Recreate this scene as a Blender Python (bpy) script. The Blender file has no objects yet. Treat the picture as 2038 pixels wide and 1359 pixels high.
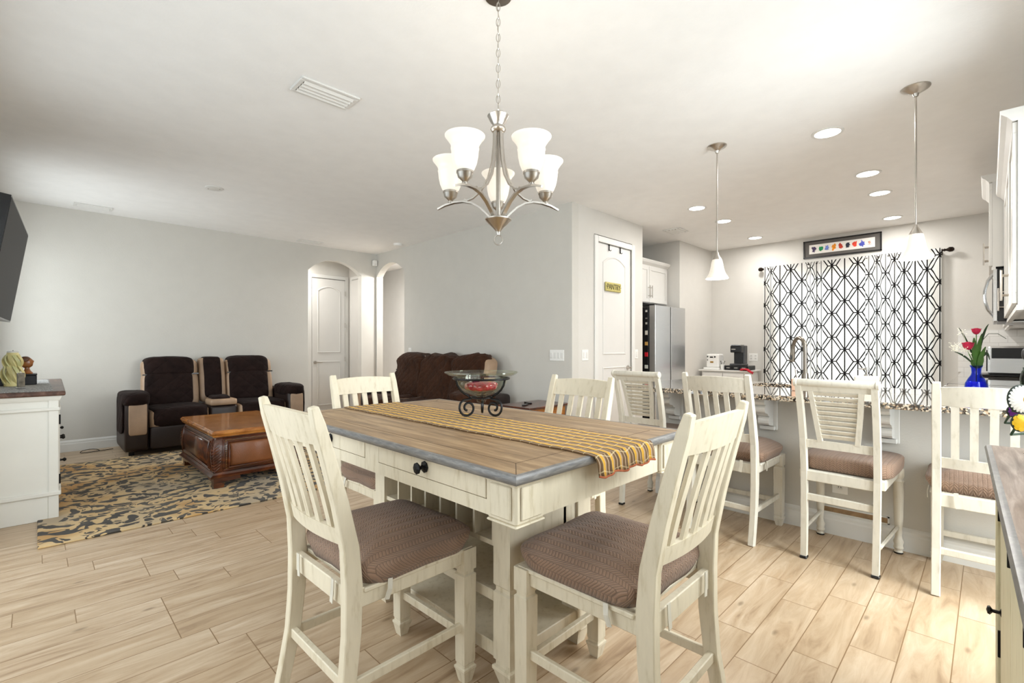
import bpy, bmesh, math, random
from mathutils import Vector, Matrix, noise
random.seed(7)
PI = math.pi
SC = bpy.context.scene
COL = SC.collection
H = 2.843                      # ceiling height

def lin(c):
    c = c / 255.0
    return c / 12.92 if c <= 0.04045 else ((c + 0.055) / 1.055) ** 2.4
def rgb(r, g, b): return (lin(r), lin(g), lin(b), 1.0)

# ------------------------------------------------------------------ camera
cam = bpy.data.cameras.new('camera')
cam.sensor_width = 36.0
cam.lens = 36.0 * 949.0 / 2038.0
cam.shift_y = 10.5 / 2038.0
cam.clip_start = 0.03
camo = bpy.data.objects.new('camera', cam)
camo.location = (0, 0, 1.226)
camo.rotation_euler = (PI / 2, 0, -PI / 4)
COL.objects.link(camo)
SC.camera = camo

# ------------------------------------------------------------------ light and exposure
SC.view_settings.view_transform = 'Standard'
SC.view_settings.look = 'None'
SC.view_settings.gamma = 1.0
SC.view_settings.use_curve_mapping = False
SC.view_settings.exposure = 0.16
world = bpy.data.worlds.new('world')
SC.world = world
world.use_nodes = True
wn = world.node_tree
wn.nodes.clear()
wo = wn.nodes.new('ShaderNodeOutputWorld')
wb = wn.nodes.new('ShaderNodeBackground')
wb.inputs[0].default_value = (0.86, 0.93, 1.0, 1)
wb.inputs[1].default_value = 1.0
wn.links.new(wb.outputs[0], wo.inputs[0])

def area(name, loc, rot, sx, sy, power, col=(1, 1, 1)):
    l = bpy.data.lights.new(name, 'AREA')
    l.shape = 'RECTANGLE'; l.size = sx; l.size_y = sy; l.energy = power; l.color = col
    o = bpy.data.objects.new(name, l); o.location = loc; o.rotation_euler = rot
    COL.objects.link(o)
    return o
# area lights for daylight; only the kitchen one stands behind a visible window
area('added_light_patio', (-1.1, 2.7, 1.5), (0, -PI / 2 + .3, 0), 2.3, 3.5, 68, (0.93, 0.97, 1.0))  # added light outside the made-up patio door
area('added_light_dining', (1.05, -1.1, 1.95), (PI / 2 - .35, 0, 0), 2.8, 1.6, 42, (0.93, 0.97, 1.0))  # added to brighten the dining side from behind the camera
area('added_light_living', (-1.0, 6.6, 1.6), (0, -PI / 2 - .1, 0), 1.4, 1.3, 66, (0.95, 0.98, 1.0))  # added to lift the far wall and living room
area('added_light_side', (2.9, -1.25, 1.6), (PI / 2 - .35, 0, 0), 1.6, 2.4, 195, (0.95, 0.98, 1.0))  # added to light the right floor and the stools
area('daylight_kitchen', (8.75, 1.42, 1.3), (0, PI / 2, 0), 2.4, 2.1, 34, (0.97, 0.99, 1.0))

# ------------------------------------------------------------------ materials
MATS = {}
def mat_new(name):
    m = bpy.data.materials.new(name); m.use_nodes = True
    nt = m.node_tree; nt.nodes.clear()
    out = nt.nodes.new('ShaderNodeOutputMaterial')
    p = nt.nodes.new('ShaderNodeBsdfPrincipled')
    nt.links.new(p.outputs[0], out.inputs[0])
    MATS[name] = m
    return m, nt, p, out
def N(nt, t, **k):
    n = nt.nodes.new(t)
    for a, b in k.items():
        if a in ('op',): n.operation = b
        else: setattr(n, a, b)
    return n
def mth(nt, op, a, b=None, c=None):
    n = nt.nodes.new('ShaderNodeMath'); n.operation = op
    for i, v in enumerate((a, b, c)):
        if v is None: continue
        if isinstance(v, (int, float)): n.inputs[i].default_value = v
        else: nt.links.new(v, n.inputs[i])
    return n.outputs[0]
def coords(nt, kind='Object', scale=(1, 1, 1)):
    tc = nt.nodes.new('ShaderNodeTexCoord'); mp = nt.nodes.new('ShaderNodeMapping')
    mp.inputs['Scale'].default_value = scale
    nt.links.new(tc.outputs[kind], mp.inputs[0])
    return mp.outputs[0]
def ramp(nt, fac, stops, interp='LINEAR'):
    r = nt.nodes.new('ShaderNodeValToRGB'); r.color_ramp.interpolation = interp
    el = r.color_ramp.elements
    while len(el) > 1: el.remove(el[-1])
    el[0].position = stops[0][0]; el[0].color = stops[0][1]
    for p_, c_ in stops[1:]:
        e = el.new(p_); e.color = c_
    nt.links.new(fac, r.inputs[0])
    return r.outputs[0]
def mixc(nt, fac, a, b, mode='MIX'):
    n = nt.nodes.new('ShaderNodeMix'); n.data_type = 'RGBA'; n.blend_type = mode
    for sock, v in ((n.inputs[0], fac), (n.inputs[6], a), (n.inputs[7], b)):
        if isinstance(v, (int, float)): sock.default_value = v
        elif isinstance(v, tuple): sock.default_value = v
        else: nt.links.new(v, sock)
    return n.outputs[2]
def noise_tex(nt, vec, scale, detail=4, rough=0.55, dist=0.0):
    n = nt.nodes.new('ShaderNodeTexNoise')
    n.inputs['Scale'].default_value = scale; n.inputs['Detail'].default_value = detail
    n.inputs['Roughness'].default_value = rough; n.inputs['Distortion'].default_value = dist
    if vec is not None: nt.links.new(vec, n.inputs['Vector'])
    return n.outputs[0]
def bump(nt, p, height, strength, dist=0.01):
    b = nt.nodes.new('ShaderNodeBump'); b.inputs['Strength'].default_value = strength
    b.inputs['Distance'].default_value = dist
    nt.links.new(height, b.inputs['Height']); nt.links.new(b.outputs[0], p.inputs['Normal'])

def M(name, c, rough=0.5, metal=0.0, var=0.08, scale=6, stretch=(1, 1, 1), bmp=0.0, bscale=60, emit=0.0, coat=0.0, spec=0.5):
    if name in MATS: return MATS[name]
    m, nt, p, out = mat_new(name)
    col = rgb(*c)
    vec = coords(nt, 'Object', stretch)
    f = noise_tex(nt, vec, scale)
    dark = tuple(max(0, x * (1 - var)) for x in col[:3]) + (1,)
    lite = tuple(min(1, x * (1 + var)) for x in col[:3]) + (1,)
    cc = ramp(nt, f, [(0.3, dark), (0.7, lite)])
    nt.links.new(cc, p.inputs['Base Color'])
    p.inputs['Roughness'].default_value = rough
    p.inputs['Metallic'].default_value = metal
    p.inputs['Coat Weight'].default_value = coat
    p.inputs['Specular IOR Level'].default_value = spec
    if bmp: bump(nt, p, noise_tex(nt, vec, bscale), bmp)
    if emit:
        p.inputs['Emission Color'].default_value = col
        p.inputs['Emission Strength'].default_value = emit
    return m

m_wall = M('wall_paint', (203, 200, 193), 0.85, var=0.015, bmp=0.12, bscale=90)
m_wallw = M('kitchen_wall_paint', (208, 205, 199), 0.85, var=0.015, bmp=0.12, bscale=90)
m_ceil = M('ceiling_paint', (240, 239, 237), 0.9, var=0.02, bmp=0.12, bscale=45)
m_trim = M('trim_white', (222, 221, 217), 0.4, var=0.015)
m_door = M('door_white', (219, 217, 213), 0.4, var=0.01)
m_cab = M('cabinet_white', (220, 218, 213), 0.35, var=0.02)
m_nickel = M('brushed_nickel', (190, 184, 176), 0.28, 1.0, var=0.06, scale=30)
m_chrome = M('chrome', (205, 205, 205), 0.12, 1.0, var=0.02)
m_black = M('black_metal', (22, 21, 21), 0.42, 0.6, var=0.2)
m_blackp = M('black_plastic', (16, 16, 18), 0.25, 0.0, var=0.1)
m_bronze = M('dark_bronze', (46, 38, 33), 0.35, 0.8, var=0.2)
m_tv = M('screen_black', (22, 22, 24), 0.55, 0.0, var=0.05)
m_white_p = M('white_plastic', (235, 234, 230), 0.4, var=0.01)
m_satin = M('satin_steel', (132, 124, 114), 0.3, 1.0, var=0.06, scale=30)
m_gap = M('dark_gap', (60, 52, 44), 0.8, var=0.1)
m_redcloth = M('red_cloth', (176, 20, 40), 0.8, var=0.2, scale=30)

def wood_paint(name, c, edge, rough=0.5):
    m, nt, p, out = mat_new(name)
    vec = coords(nt, 'Object', (9, 9, 1.6))
    f = noise_tex(nt, vec, 5, 6, 0.6)
    base = ramp(nt, f, [(0.25, rgb(*edge)), (0.45, rgb(*c)), (0.75, tuple(min(1, x * 1.07) for x in rgb(*c)[:3]) + (1,))])
    spots = noise_tex(nt, coords(nt, 'Object', (1, 1, 1)), 28, 5, 0.7)
    sp = ramp(nt, spots, [(0.70, (0, 0, 0, 1)), (0.76, (1, 1, 1, 1))])
    cc = mixc(nt, mth(nt, 'MULTIPLY', sp, 0.35), base, rgb(150, 128, 96))
    nt.links.new(cc, p.inputs['Base Color'])
    p.inputs['Roughness'].default_value = rough
    bump(nt, p, f, 0.12, 0.004)
    return m
m_cream = wood_paint('cream_distressed_paint', (214, 203, 180), (190, 176, 146))
m_creamw = wood_paint('whitewashed_paint', (208, 202, 188), (188, 181, 164))
m_buff = wood_paint('buffet_cream_paint', (214, 208, 178), (186, 176, 138))

def grain_wood(name, c1, c2, c3, rough=0.45, stretch=(14, 1.2, 14), scale=2.2, lo=0.3, hi=0.7, coat=0.0, boards=None):
    m, nt, p, out = mat_new(name)
    vec = coords(nt, 'Object', stretch)
    f = noise_tex(nt, vec, scale, 8, 0.65, 0.6)
    cc = ramp(nt, f, [(lo, rgb(*c1)), (0.5 * (lo + hi), rgb(*c2)), (hi, rgb(*c3))])
    if boards:
        # thin dark lines between the boards, along local Y
        tc = coords(nt, 'Object')
        sx = N(nt, 'ShaderNodeSeparateXYZ'); nt.links.new(tc, sx.inputs[0])
        fr = mth(nt, 'FRACT', mth(nt, 'DIVIDE', mth(nt, 'ADD', sx.outputs[0], 10.0), boards))
        ln = mth(nt, 'LESS_THAN', mth(nt, 'ABSOLUTE', mth(nt, 'SUBTRACT', fr, 0.5)), 0.008)
        cc = mixc(nt, mth(nt, 'MULTIPLY', ln, 0.7), cc, rgb(84, 66, 48))
    nt.links.new(cc, p.inputs['Base Color'])
    p.inputs['Roughness'].default_value = rough
    p.inputs['Coat Weight'].default_value = coat
    bump(nt, p, f, 0.15, 0.004)
    return m
m_top = grain_wood('table_top_oak', (104, 80, 54), (150, 121, 88), (184, 155, 118), 0.4, boards=0.17)
m_topedge = grain_wood('table_edge_grey', (92, 91, 92), (114, 112, 110), (140, 137, 133), 0.35, stretch=(6, 6, 40), scale=3)
m_bufftop = grain_wood('buffet_top_grey_oak', (92, 76, 66), (132, 114, 102), (170, 154, 142), 0.32, stretch=(1.5, 18, 14))
m_cherry = grain_wood('cherry_wood_dark', (34, 14, 6), (74, 34, 14), (120, 62, 26), 0.28, coat=0.3, stretch=(2, 2, 8))
m_cherrytop = grain_wood('cherry_wood_top', (110, 62, 22), (160, 98, 38), (190, 128, 58), 0.26, coat=0.3, stretch=(3, 8, 8))
m_brown = grain_wood('dark_brown_top', (52, 32, 24), (84, 56, 44), (120, 90, 76), 0.35, stretch=(8, 1.5, 8))

# leather
def leather(name, c, rough=0.5, var=0.25, scale=3.0):
    m, nt, p, out = mat_new(name)
    vec = coords(nt, 'Object')
    f = noise_tex(nt, vec, scale, 4)
    col = rgb(*c)
    cc = ramp(nt, f, [(0.3, tuple(x * (1 - var) for x in col[:3]) + (1,)), (0.7, tuple(min(1, x * (1 + var)) for x in col[:3]) + (1,))])
    nt.links.new(cc, p.inputs['Base Color']); p.inputs['Roughness'].default_value = rough
    v = N(nt, 'ShaderNodeTexVoronoi'); v.inputs['Scale'].default_value = 160; nt.links.new(vec, v.inputs['Vector'])
    bump(nt, p, v.outputs['Distance'], 0.25, 0.003)
    return m
m_tan = leather('tan_leather', (166, 138, 112))
m_dleather = leather('dark_brown_leather', (36, 23, 19), 0.45)
m_panel = leather('embossed_leather_panel', (122, 72, 38), 0.38)

# quilted brown cover: diamond stitching
def quilt(name, c, pitch=0.085, rough=0.75, sheen=0.4, plane=(0, 2)):
    m, nt, p, out = mat_new(name)
    tc = coords(nt, 'Object'); s = N(nt, 'ShaderNodeSeparateXYZ'); nt.links.new(tc, s.inputs[0])
    hy = mth(nt, 'ADD', s.outputs[2], s.outputs[1])
    hx = s.outputs[0]
    a = mth(nt, 'PINGPONG', mth(nt, 'ADD', hx, mth(nt, 'ADD', hy, 20.0)), pitch)
    b = mth(nt, 'PINGPONG', mth(nt, 'ADD', mth(nt, 'SUBTRACT', hx, hy), 20.0), pitch)
    h = mth(nt, 'MINIMUM', a, b)
    hh = mth(nt, 'POWER', mth(nt, 'DIVIDE', h, pitch), 0.5)
    f = noise_tex(nt, tc, 7, 6, 0.6, 0.8)
    hs = mth(nt, 'ADD', mth(nt, 'MULTIPLY', hh, 0.5), f)
    col = rgb(*c)
    cc = ramp(nt, f, [(0.3, tuple(x * 0.7 for x in col[:3]) + (1,)), (0.75, tuple(x * 1.5 for x in col[:3]) + (1,))])
    nt.links.new(cc, p.inputs['Base Color']); p.inputs['Roughness'].default_value = rough
    p.inputs['Sheen Weight'].default_value = sheen * 0.05; p.inputs['Specular IOR Level'].default_value = 0.12
    bump(nt, p, hs, 0.7, 0.02)
    return m
m_quilt = quilt('quilted_brown_cover', (30, 18, 15))
m_suede = quilt('brown_microfibre_cover', (56, 32, 18), pitch=0.06, sheen=0.8)

# chair cushion: herringbone relief
def herring(name, c):
    m, nt, p, out = mat_new(name)
    tc = coords(nt, 'Object'); s = N(nt, 'ShaderNodeSeparateXYZ'); nt.links.new(tc, s.inputs[0])
    P = 0.017
    x = mth(nt, 'ADD', s.outputs[0], 5.0); y = mth(nt, 'ADD', mth(nt, 'ADD', s.outputs[1], s.outputs[2]), 5.0)
    zig = mth(nt, 'PINGPONG', x, P)
    d = mth(nt, 'FRACT', mth(nt, 'DIVIDE', mth(nt, 'ADD', y, zig), 0.0125))
    ridge = mth(nt, 'PINGPONG', mth(nt, 'MULTIPLY', d, 2.0), 1.0)
    edge = mth(nt, 'DIVIDE', mth(nt, 'MINIMUM', zig, mth(nt, 'SUBTRACT', P, zig)), P)
    hh = mth(nt, 'MINIMUM', ridge, mth(nt, 'MULTIPLY', edge, 5.0))
    big = noise_tex(nt, tc, 5, 3)
    col = rgb(*c)
    c1 = ramp(nt, big, [(0.3, tuple(q * 0.85 for q in col[:3]) + (1,)), (0.7, tuple(q * 1.2 for q in col[:3]) + (1,))])
    cc = mixc(nt, ramp(nt, hh, [(0.0, (1, 1, 1, 1)), (0.35, (0, 0, 0, 1))]), c1, tuple(q * 0.5 for q in col[:3]) + (1,))
    nt.links.new(cc, p.inputs['Base Color']); p.inputs['Roughness'].default_value = 0.8
    p.inputs['Sheen Weight'].default_value = 0.15
    bump(nt, p, hh, 0.5, 0.004)
    return m
m_cushion = herring('herringbone_cushion', (140, 112, 92))

# granite
def granite():
    m, nt, p, out = mat_new('speckled_granite')
    vec = coords(nt, 'Object')
    v = N(nt, 'ShaderNodeTexVoronoi'); v.inputs['Scale'].default_value = 110; nt.links.new(vec, v.inputs['Vector'])
    sx = N(nt, 'ShaderNodeSeparateColor'); nt.links.new(v.outputs['Color'], sx.inputs[0])
    cc = ramp(nt, sx.outputs[0], [(0.0, rgb(26, 24, 24)), (0.24, rgb(78, 62, 48)), (0.42, rgb(176, 154, 128)),
                                 (0.62, rgb(112, 108, 104)), (0.8, rgb(204, 190, 170))], 'CONSTANT')
    nt.links.new(cc, p.inputs['Base Color']); p.inputs['Roughness'].default_value = 0.04
    p.inputs['Coat Weight'].default_value = 1.0; p.inputs['Coat Roughness'].default_value = 0.02
    p.inputs['Coat IOR'].default_value = 1.8
    return m
m_granite = granite()

# plank tile floor, planks run along world X
def floor_mat():
    m, nt, p, out = mat_new('wood_look_tile')
    tc = coords(nt, 'Object'); s = N(nt, 'ShaderNodeSeparateXYZ'); nt.links.new(tc, s.inputs[0])
    W, L = 0.1535, 0.61
    yy = mth(nt, 'DIVIDE', mth(nt, 'ADD', s.outputs[1], 10 * W - 0.867 + W * 10), W)
    row = mth(nt, 'FLOOR', yy); fy = mth(nt, 'FRACT', yy)
    wnz = N(nt, 'ShaderNodeTexWhiteNoise', noise_dimensions='1D'); nt.links.new(row, wnz.inputs['W'])
    off = mth(nt, 'MULTIPLY', mth(nt, 'FLOOR', mth(nt, 'MULTIPLY', wnz.outputs[0], 6)), L / 6)
    xx = mth(nt, 'DIVIDE', mth(nt, 'ADD', mth(nt, 'ADD', s.outputs[0], 20.0), off), L)
    colm = mth(nt, 'FLOOR', xx); fx = mth(nt, 'FRACT', xx)
    gx = mth(nt, 'MULTIPLY', mth(nt, 'MINIMUM', fx, mth(nt, 'SUBTRACT', 1.0, fx)), L)
    gy = mth(nt, 'MULTIPLY', mth(nt, 'MINIMUM', fy, mth(nt, 'SUBTRACT', 1.0, fy)), W)
    g = mth(nt, 'MINIMUM', gx, gy)
    grout = mth(nt, 'LESS_THAN', g, 0.0019)
    cmb = N(nt, 'ShaderNodeCombineXYZ'); nt.links.new(row, cmb.inputs[0]); nt.links.new(colm, cmb.inputs[1])
    pid = N(nt, 'ShaderNodeTexWhiteNoise', noise_dimensions='3D'); nt.links.new(cmb.outputs[0], pid.inputs['Vector'])
    # grain, shifted per plank
    gv = N(nt, 'ShaderNodeVectorMath', operation='MULTIPLY_ADD')
    nt.links.new(pid.outputs['Color'], gv.inputs[0]); gv.inputs[1].default_value = (30, 30, 30); nt.links.new(tc, gv.inputs[2])
    mp = N(nt, 'ShaderNodeMapping'); mp.inputs['Scale'].default_value = (1.6, 11, 1); nt.links.new(gv.outputs[0], mp.inputs[0])
    n1 = noise_tex(nt, mp.outputs[0], 1.4, 7, 0.62, 0.9)
    mp2 = N(nt, 'ShaderNodeMapping'); mp2.inputs['Scale'].default_value = (3.5, 9, 1); nt.links.new(gv.outputs[0], mp2.inputs[0])
    v = N(nt, 'ShaderNodeTexVoronoi'); v.inputs['Scale'].default_value = 0.9; nt.links.new(mp2.outputs[0], v.inputs['Vector'])
    knot = ramp(nt, v.outputs['Distance'], [(0.035, (1, 1, 1, 1)), (0.11, (0, 0, 0, 1))])
    base = ramp(nt, n1, [(0.28, rgb(142, 116, 90)), (0.42, rgb(176, 151, 122)), (0.58, rgb(195, 173, 146)), (0.75, rgb(212, 194, 170))])
    tint = mixc(nt, mth(nt, 'MULTIPLY', pid.outputs[0], 0.35), base, rgb(178, 152, 120))
    cc = mixc(nt, mth(nt, 'MULTIPLY', knot, 0.55), tint, rgb(104, 84, 60))
    cc = mixc(nt, grout, cc, rgb(134, 106, 74))
    nt.links.new(cc, p.inputs['Base Color'])
    p.inputs['Roughness'].default_value = 0.34
    p.inputs['Specular IOR Level'].default_value = 0.45
    bump(nt, p, mth(nt, 'SUBTRACT', mth(nt, 'MULTIPLY', n1, 0.3), grout), 0.25, 0.002)
    return m
m_floor = floor_mat()

# rug
def rug_mat():
    m, nt, p, out = mat_new('damask_rug')
    tc = coords(nt, 'Object')
    nz = N(nt, 'ShaderNodeTexNoise'); nz.inputs['Scale'].default_value = 3.2; nz.inputs['Detail'].default_value = 2
    nt.links.new(tc, nz.inputs['Vector'])
    dv = N(nt, 'ShaderNodeVectorMath', operation='MULTIPLY_ADD')
    nt.links.new(nz.outputs['Color'], dv.inputs[0]); dv.inputs[1].default_value = (0.16, 0.16, 0); nt.links.new(tc, dv.inputs[2])
    s = N(nt, 'ShaderNodeSeparateXYZ'); nt.links.new(dv.outputs[0], s.inputs[0])
    # repeating medallions
    px = mth(nt, 'SUBTRACT', mth(nt, 'MULTIPLY', mth(nt, 'FRACT', mth(nt, 'DIVIDE', mth(nt, 'ADD', s.outputs[0], 9.35), 1.15)), 1.15), 0.575)
    py = mth(nt, 'SUBTRACT', mth(nt, 'MULTIPLY', mth(nt, 'FRACT', mth(nt, 'DIVIDE', mth(nt, 'ADD', s.outputs[1], 8.85), 1.35)), 1.35), 0.675)
    r = mth(nt, 'SQRT', mth(nt, 'ADD', mth(nt, 'MULTIPLY', px, px), mth(nt, 'MULTIPLY', py, py)))
    th = mth(nt, 'ARCTAN2', py, px)
    pet = mth(nt, 'SINE', mth(nt, 'MULTIPLY', th, 8.0))
    ring = mth(nt, 'SINE', mth(nt, 'ADD', mth(nt, 'MULTIPLY', r, 48.0), mth(nt, 'MULTIPLY', pet, 1.5)))
    ax = mth(nt, 'SINE', mth(nt, 'MULTIPLY', s.outputs[0], 46.0)); ay = mth(nt, 'SINE', mth(nt, 'MULTIPLY', s.outputs[1], 40.0))
    lat = mth(nt, 'MULTIPLY', ax, ay)
    f = mth(nt, 'ADD', mth(nt, 'MULTIPLY', ring, 0.55), mth(nt, 'MULTIPLY', lat, 0.25))
    fine = noise_tex(nt, tc, 16, 3, 0.6, 1.2)
    curl = noise_tex(nt, dv.outputs[0], 5.6, 1.2, 0.5, 1.4)
    cl = mth(nt, 'MULTIPLY', mth(nt, 'SUBTRACT', mth(nt, 'ABSOLUTE', mth(nt, 'SUBTRACT', mth(nt, 'FRACT', mth(nt, 'MULTIPLY', curl, 3.6)), 0.5)), 0.25), 3.4)
    f = mth(nt, 'ADD', mth(nt, 'ADD', f, cl), mth(nt, 'MULTIPLY', mth(nt, 'SUBTRACT', fine, 0.5), 1.0))
    big = noise_tex(nt, tc, 1.6, 2)
    light = ramp(nt, big, [(0.35, rgb(170, 152, 124)), (0.5, rgb(206, 176, 126)), (0.62, rgb(178, 134, 70))])
    dark = ramp(nt, noise_tex(nt, tc, 3.0, 2), [(0.4, rgb(44, 38, 30)), (0.62, rgb(74, 68, 58))])
    cc = mixc(nt, ramp(nt, mth(nt, 'MULTIPLY_ADD', f, 0.5, 0.5), [(0.42, (1, 1, 1, 1)), (0.47, (0, 0, 0, 1))]), light, dark)
    nt.links.new(cc, p.inputs['Base Color']); p.inputs['Roughness'].default_value = 0.95
    p.inputs['Sheen Weight'].default_value = 0.1
    bump(nt, p, noise_tex(nt, tc, 220, 2), 0.4, 0.004)
    return m
m_rug = rug_mat()

# woven table runner: yellow and brown stripes along its length (local Y), light wavy stitching
def runner_mat():
    m, nt, p, out = mat_new('striped_woven_runner')
    uv = coords(nt, 'UV'); s = N(nt, 'ShaderNodeSeparateXYZ'); nt.links.new(uv, s.inputs[0])
    u = s.outputs[0]; v = s.outputs[1]                  # metres across / along
    wob = mth(nt, 'MULTIPLY', mth(nt, 'SINE', mth(nt, 'MULTIPLY', v, 130.0)), 0.0015)
    uu = mth(nt, 'DIVIDE', mth(nt, 'ADD', u, wob), 0.045)
    fr = mth(nt, 'FRACT', uu)
    yel = ramp(nt, fr, [(0.0, rgb(216, 164, 48)), (0.24, rgb(216, 164, 48)), (0.25, rgb(186, 158, 128)), (0.38, rgb(120, 92, 62)),
                        (0.60, rgb(120, 92, 62)), (0.61, rgb(196, 170, 140)), (0.68, rgb(104, 78, 52)), (0.93, rgb(134, 106, 74)), (0.94, rgb(206, 176, 110))], 'CONSTANT')
    scal = mth(nt, 'PINGPONG', mth(nt, 'ADD', v, mth(nt, 'MULTIPLY', mth(nt, 'PINGPONG', uu, 1.0), 0.012)), 0.0225)
    st = mth(nt, 'LESS_THAN', scal, 0.0018)
    cc = mixc(nt, mth(nt, 'MULTIPLY', st, 0.45), yel, rgb(232, 214, 170))
    nt.links.new(cc, p.inputs['Base Color']); p.inputs['Roughness'].default_value = 0.9
    bump(nt, p, mth(nt, 'ADD', fr, mth(nt, 'MULTIPLY', scal, 30.0)), 0.5, 0.004)
    return m
m_runner = runner_mat()

# curtain: white cloth with a black lattice of stars and diamonds
def curtain_mat():
    m, nt, p, out = mat_new('lattice_curtain')
    uv = coords(nt, 'UV'); s = N(nt, 'ShaderNodeSeparateXYZ'); nt.links.new(uv, s.inputs[0])
    A, B, w = 0.155, 0.170, 0.33
    x = mth(nt, 'PINGPONG', mth(nt, 'DIVIDE', s.outputs[0], A), 1.0)
    y = mth(nt, 'PINGPONG', mth(nt, 'DIVIDE', s.outputs[1], B), 1.0)
    def to_m(v_, k): return mth(nt, 'MULTIPLY', v_, k)
    X = to_m(x, A); Y = to_m(y, B)
    def linedist(x0, y0, x1, y1):
        ax, ay, bx, by = x0 * A, y0 * B, x1 * A, y1 * B
        dx, dy = bx - ax, by - ay; L = math.hypot(dx, dy); nx, ny = -dy / L, dx / L
        d = mth(nt, 'ADD', mth(nt, 'MULTIPLY', X, nx), mth(nt, 'MULTIPLY_ADD', Y, ny, -(ax * nx + ay * ny)))
        return mth(nt, 'ABSOLUTE', d)
    d = mth(nt, 'MINIMUM', linedist(0, 0, 1 - w, 1), linedist(w, 0, 1, 1))
    d = mth(nt, 'MINIMUM', d, X)
    d = mth(nt, 'MINIMUM', d, mth(nt, 'SUBTRACT', A, X))
    # stubs
    big1 = mth(nt, 'MULTIPLY', mth(nt, 'GREATER_THAN', x, w), 1.0)
    d = mth(nt, 'MINIMUM', d, mth(nt, 'ADD', Y, big1))
    big2 = mth(nt, 'MULTIPLY', mth(nt, 'LESS_THAN', x, 1 - w), 1.0)
    d = mth(nt, 'MINIMUM', d, mth(nt, 'ADD', mth(nt, 'SUBTRACT', B, Y), big2))
    line = mth(nt, 'LESS_THAN', d, 0.0072)
    cc = mixc(nt, line, rgb(242, 241, 238), rgb(30, 28, 28))
    nt.nodes.remove(p)
    df = N(nt, 'ShaderNodeBsdfDiffuse'); tr = N(nt, 'ShaderNodeBsdfTranslucent'); mx = N(nt, 'ShaderNodeMixShader')
    nt.links.new(cc, df.inputs[0]); nt.links.new(cc, tr.inputs[0]); mx.inputs[0].default_value = 0.45
    nt.links.new(df.outputs[0], mx.inputs[1]); nt.links.new(tr.outputs[0], mx.inputs[2])
    nt.links.new(mx.outputs[0], out.inputs[0])
    return m
m_curtain = curtain_mat()

def glass_mat(name, c, thin=True, rough=0.0, tint=0.15):
    m, nt, p, out = mat_new(name)
    if thin:
        nt.nodes.remove(p)
        t = N(nt, 'ShaderNodeBsdfTransparent'); g = N(nt, 'ShaderNodeBsdfGlossy'); mx = N(nt, 'ShaderNodeMixShader')
        t.inputs[0].default_value = rgb(*c); g.inputs['Roughness'].default_value = rough
        fr = N(nt, 'ShaderNodeLayerWeight'); fr.inputs[0].default_value = 0.5
        ff = mth(nt, 'MULTIPLY_ADD', mth(nt, 'POWER', fr.outputs[1], 4.0), 0.45, 0.035)
        nt.links.new(ff, mx.inputs[0]); nt.links.new(t.outputs[0], mx.inputs[1]); nt.links.new(g.outputs[0], mx.inputs[2])
        nt.links.new(mx.outputs[0], out.inputs[0])
    else:
        p.inputs['Base Color'].default_value = rgb(*c); p.inputs['Transmission Weight'].default_value = 1.0
        p.inputs['Roughness'].default_value = rough
    return m
m_pane = glass_mat('window_glass', (250, 252, 252))
m_bowl = glass_mat('clear_bowl_glass', (250, 252, 247), rough=0.02)
m_blue = glass_mat('blue_glass', (120, 165, 245), rough=0.03)
m_jar = glass_mat('green_jar_glass', (150, 170, 150), rough=0.03)

def shade_mat():
    m, nt, p, out = mat_new('frosted_lamp_glass')
    p.inputs['Base Color'].default_value = rgb(205, 200, 190); p.inputs['Roughness'].default_value = 0.3
    f = noise_tex(nt, coords(nt), 9, 3)
    e = ramp(nt, f, [(0.3, rgb(255, 240, 218)), (0.7, rgb(255, 246, 232))])
    nt.links.new(e, p.inputs['Emission Color']); p.inputs['Emission Strength'].default_value = 0.42
    return m
m_shade = shade_mat()
m_bulb = M('lit_lamp', (255, 250, 240), 0.5, var=0.0, emit=9.0)
m_can = M('lit_downlight', (255, 253, 248), 0.5, var=0.0, emit=6.0)

def steel():
    m, nt, p, out = mat_new('stainless_steel')
    f = noise_tex(nt, coords(nt, 'Object', (2, 2, 60)), 3, 4)
    cc = ramp(nt, f, [(0.3, rgb(208, 209, 210)), (0.7, rgb(222, 222, 222))])
    nt.links.new(cc, p.inputs['Base Color']); p.inputs['Metallic'].default_value = 1.0; p.inputs['Roughness'].default_value = 0.26
    return m
m_steel = steel()
def tile_mat():
    m, nt, p, out = mat_new('white_subway_tile')
    b = N(nt, 'ShaderNodeTexBrick'); b.inputs['Scale'].default_value = 1.0
    b.inputs['Color1'].default_value = rgb(236, 235, 232); b.inputs['Color2'].default_value = rgb(230, 229, 226)
    b.inputs['Mortar'].default_value = rgb(206, 204, 200); b.inputs['Mortar Size'].default_value = 0.002
    b.inputs['Brick Width'].default_value = 0.15; b.inputs['Row Height'].default_value = 0.075
    tc = coords(nt, 'Object'); s = N(nt, 'ShaderNodeSeparateXYZ'); nt.links.new(tc, s.inputs[0])
    c = N(nt, 'ShaderNodeCombineXYZ'); nt.links.new(mth(nt, 'ADD', s.outputs[0], s.outputs[1]), c.inputs[0]); nt.links.new(s.outputs[2], c.inputs[1])
    nt.links.new(c.outputs[0], b.inputs['Vector'])
    nt.links.new(b.outputs[0], p.inputs['Base Color']); p.inputs['Roughness'].default_value = 0.15
    return m
m_tile = tile_mat()

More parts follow.
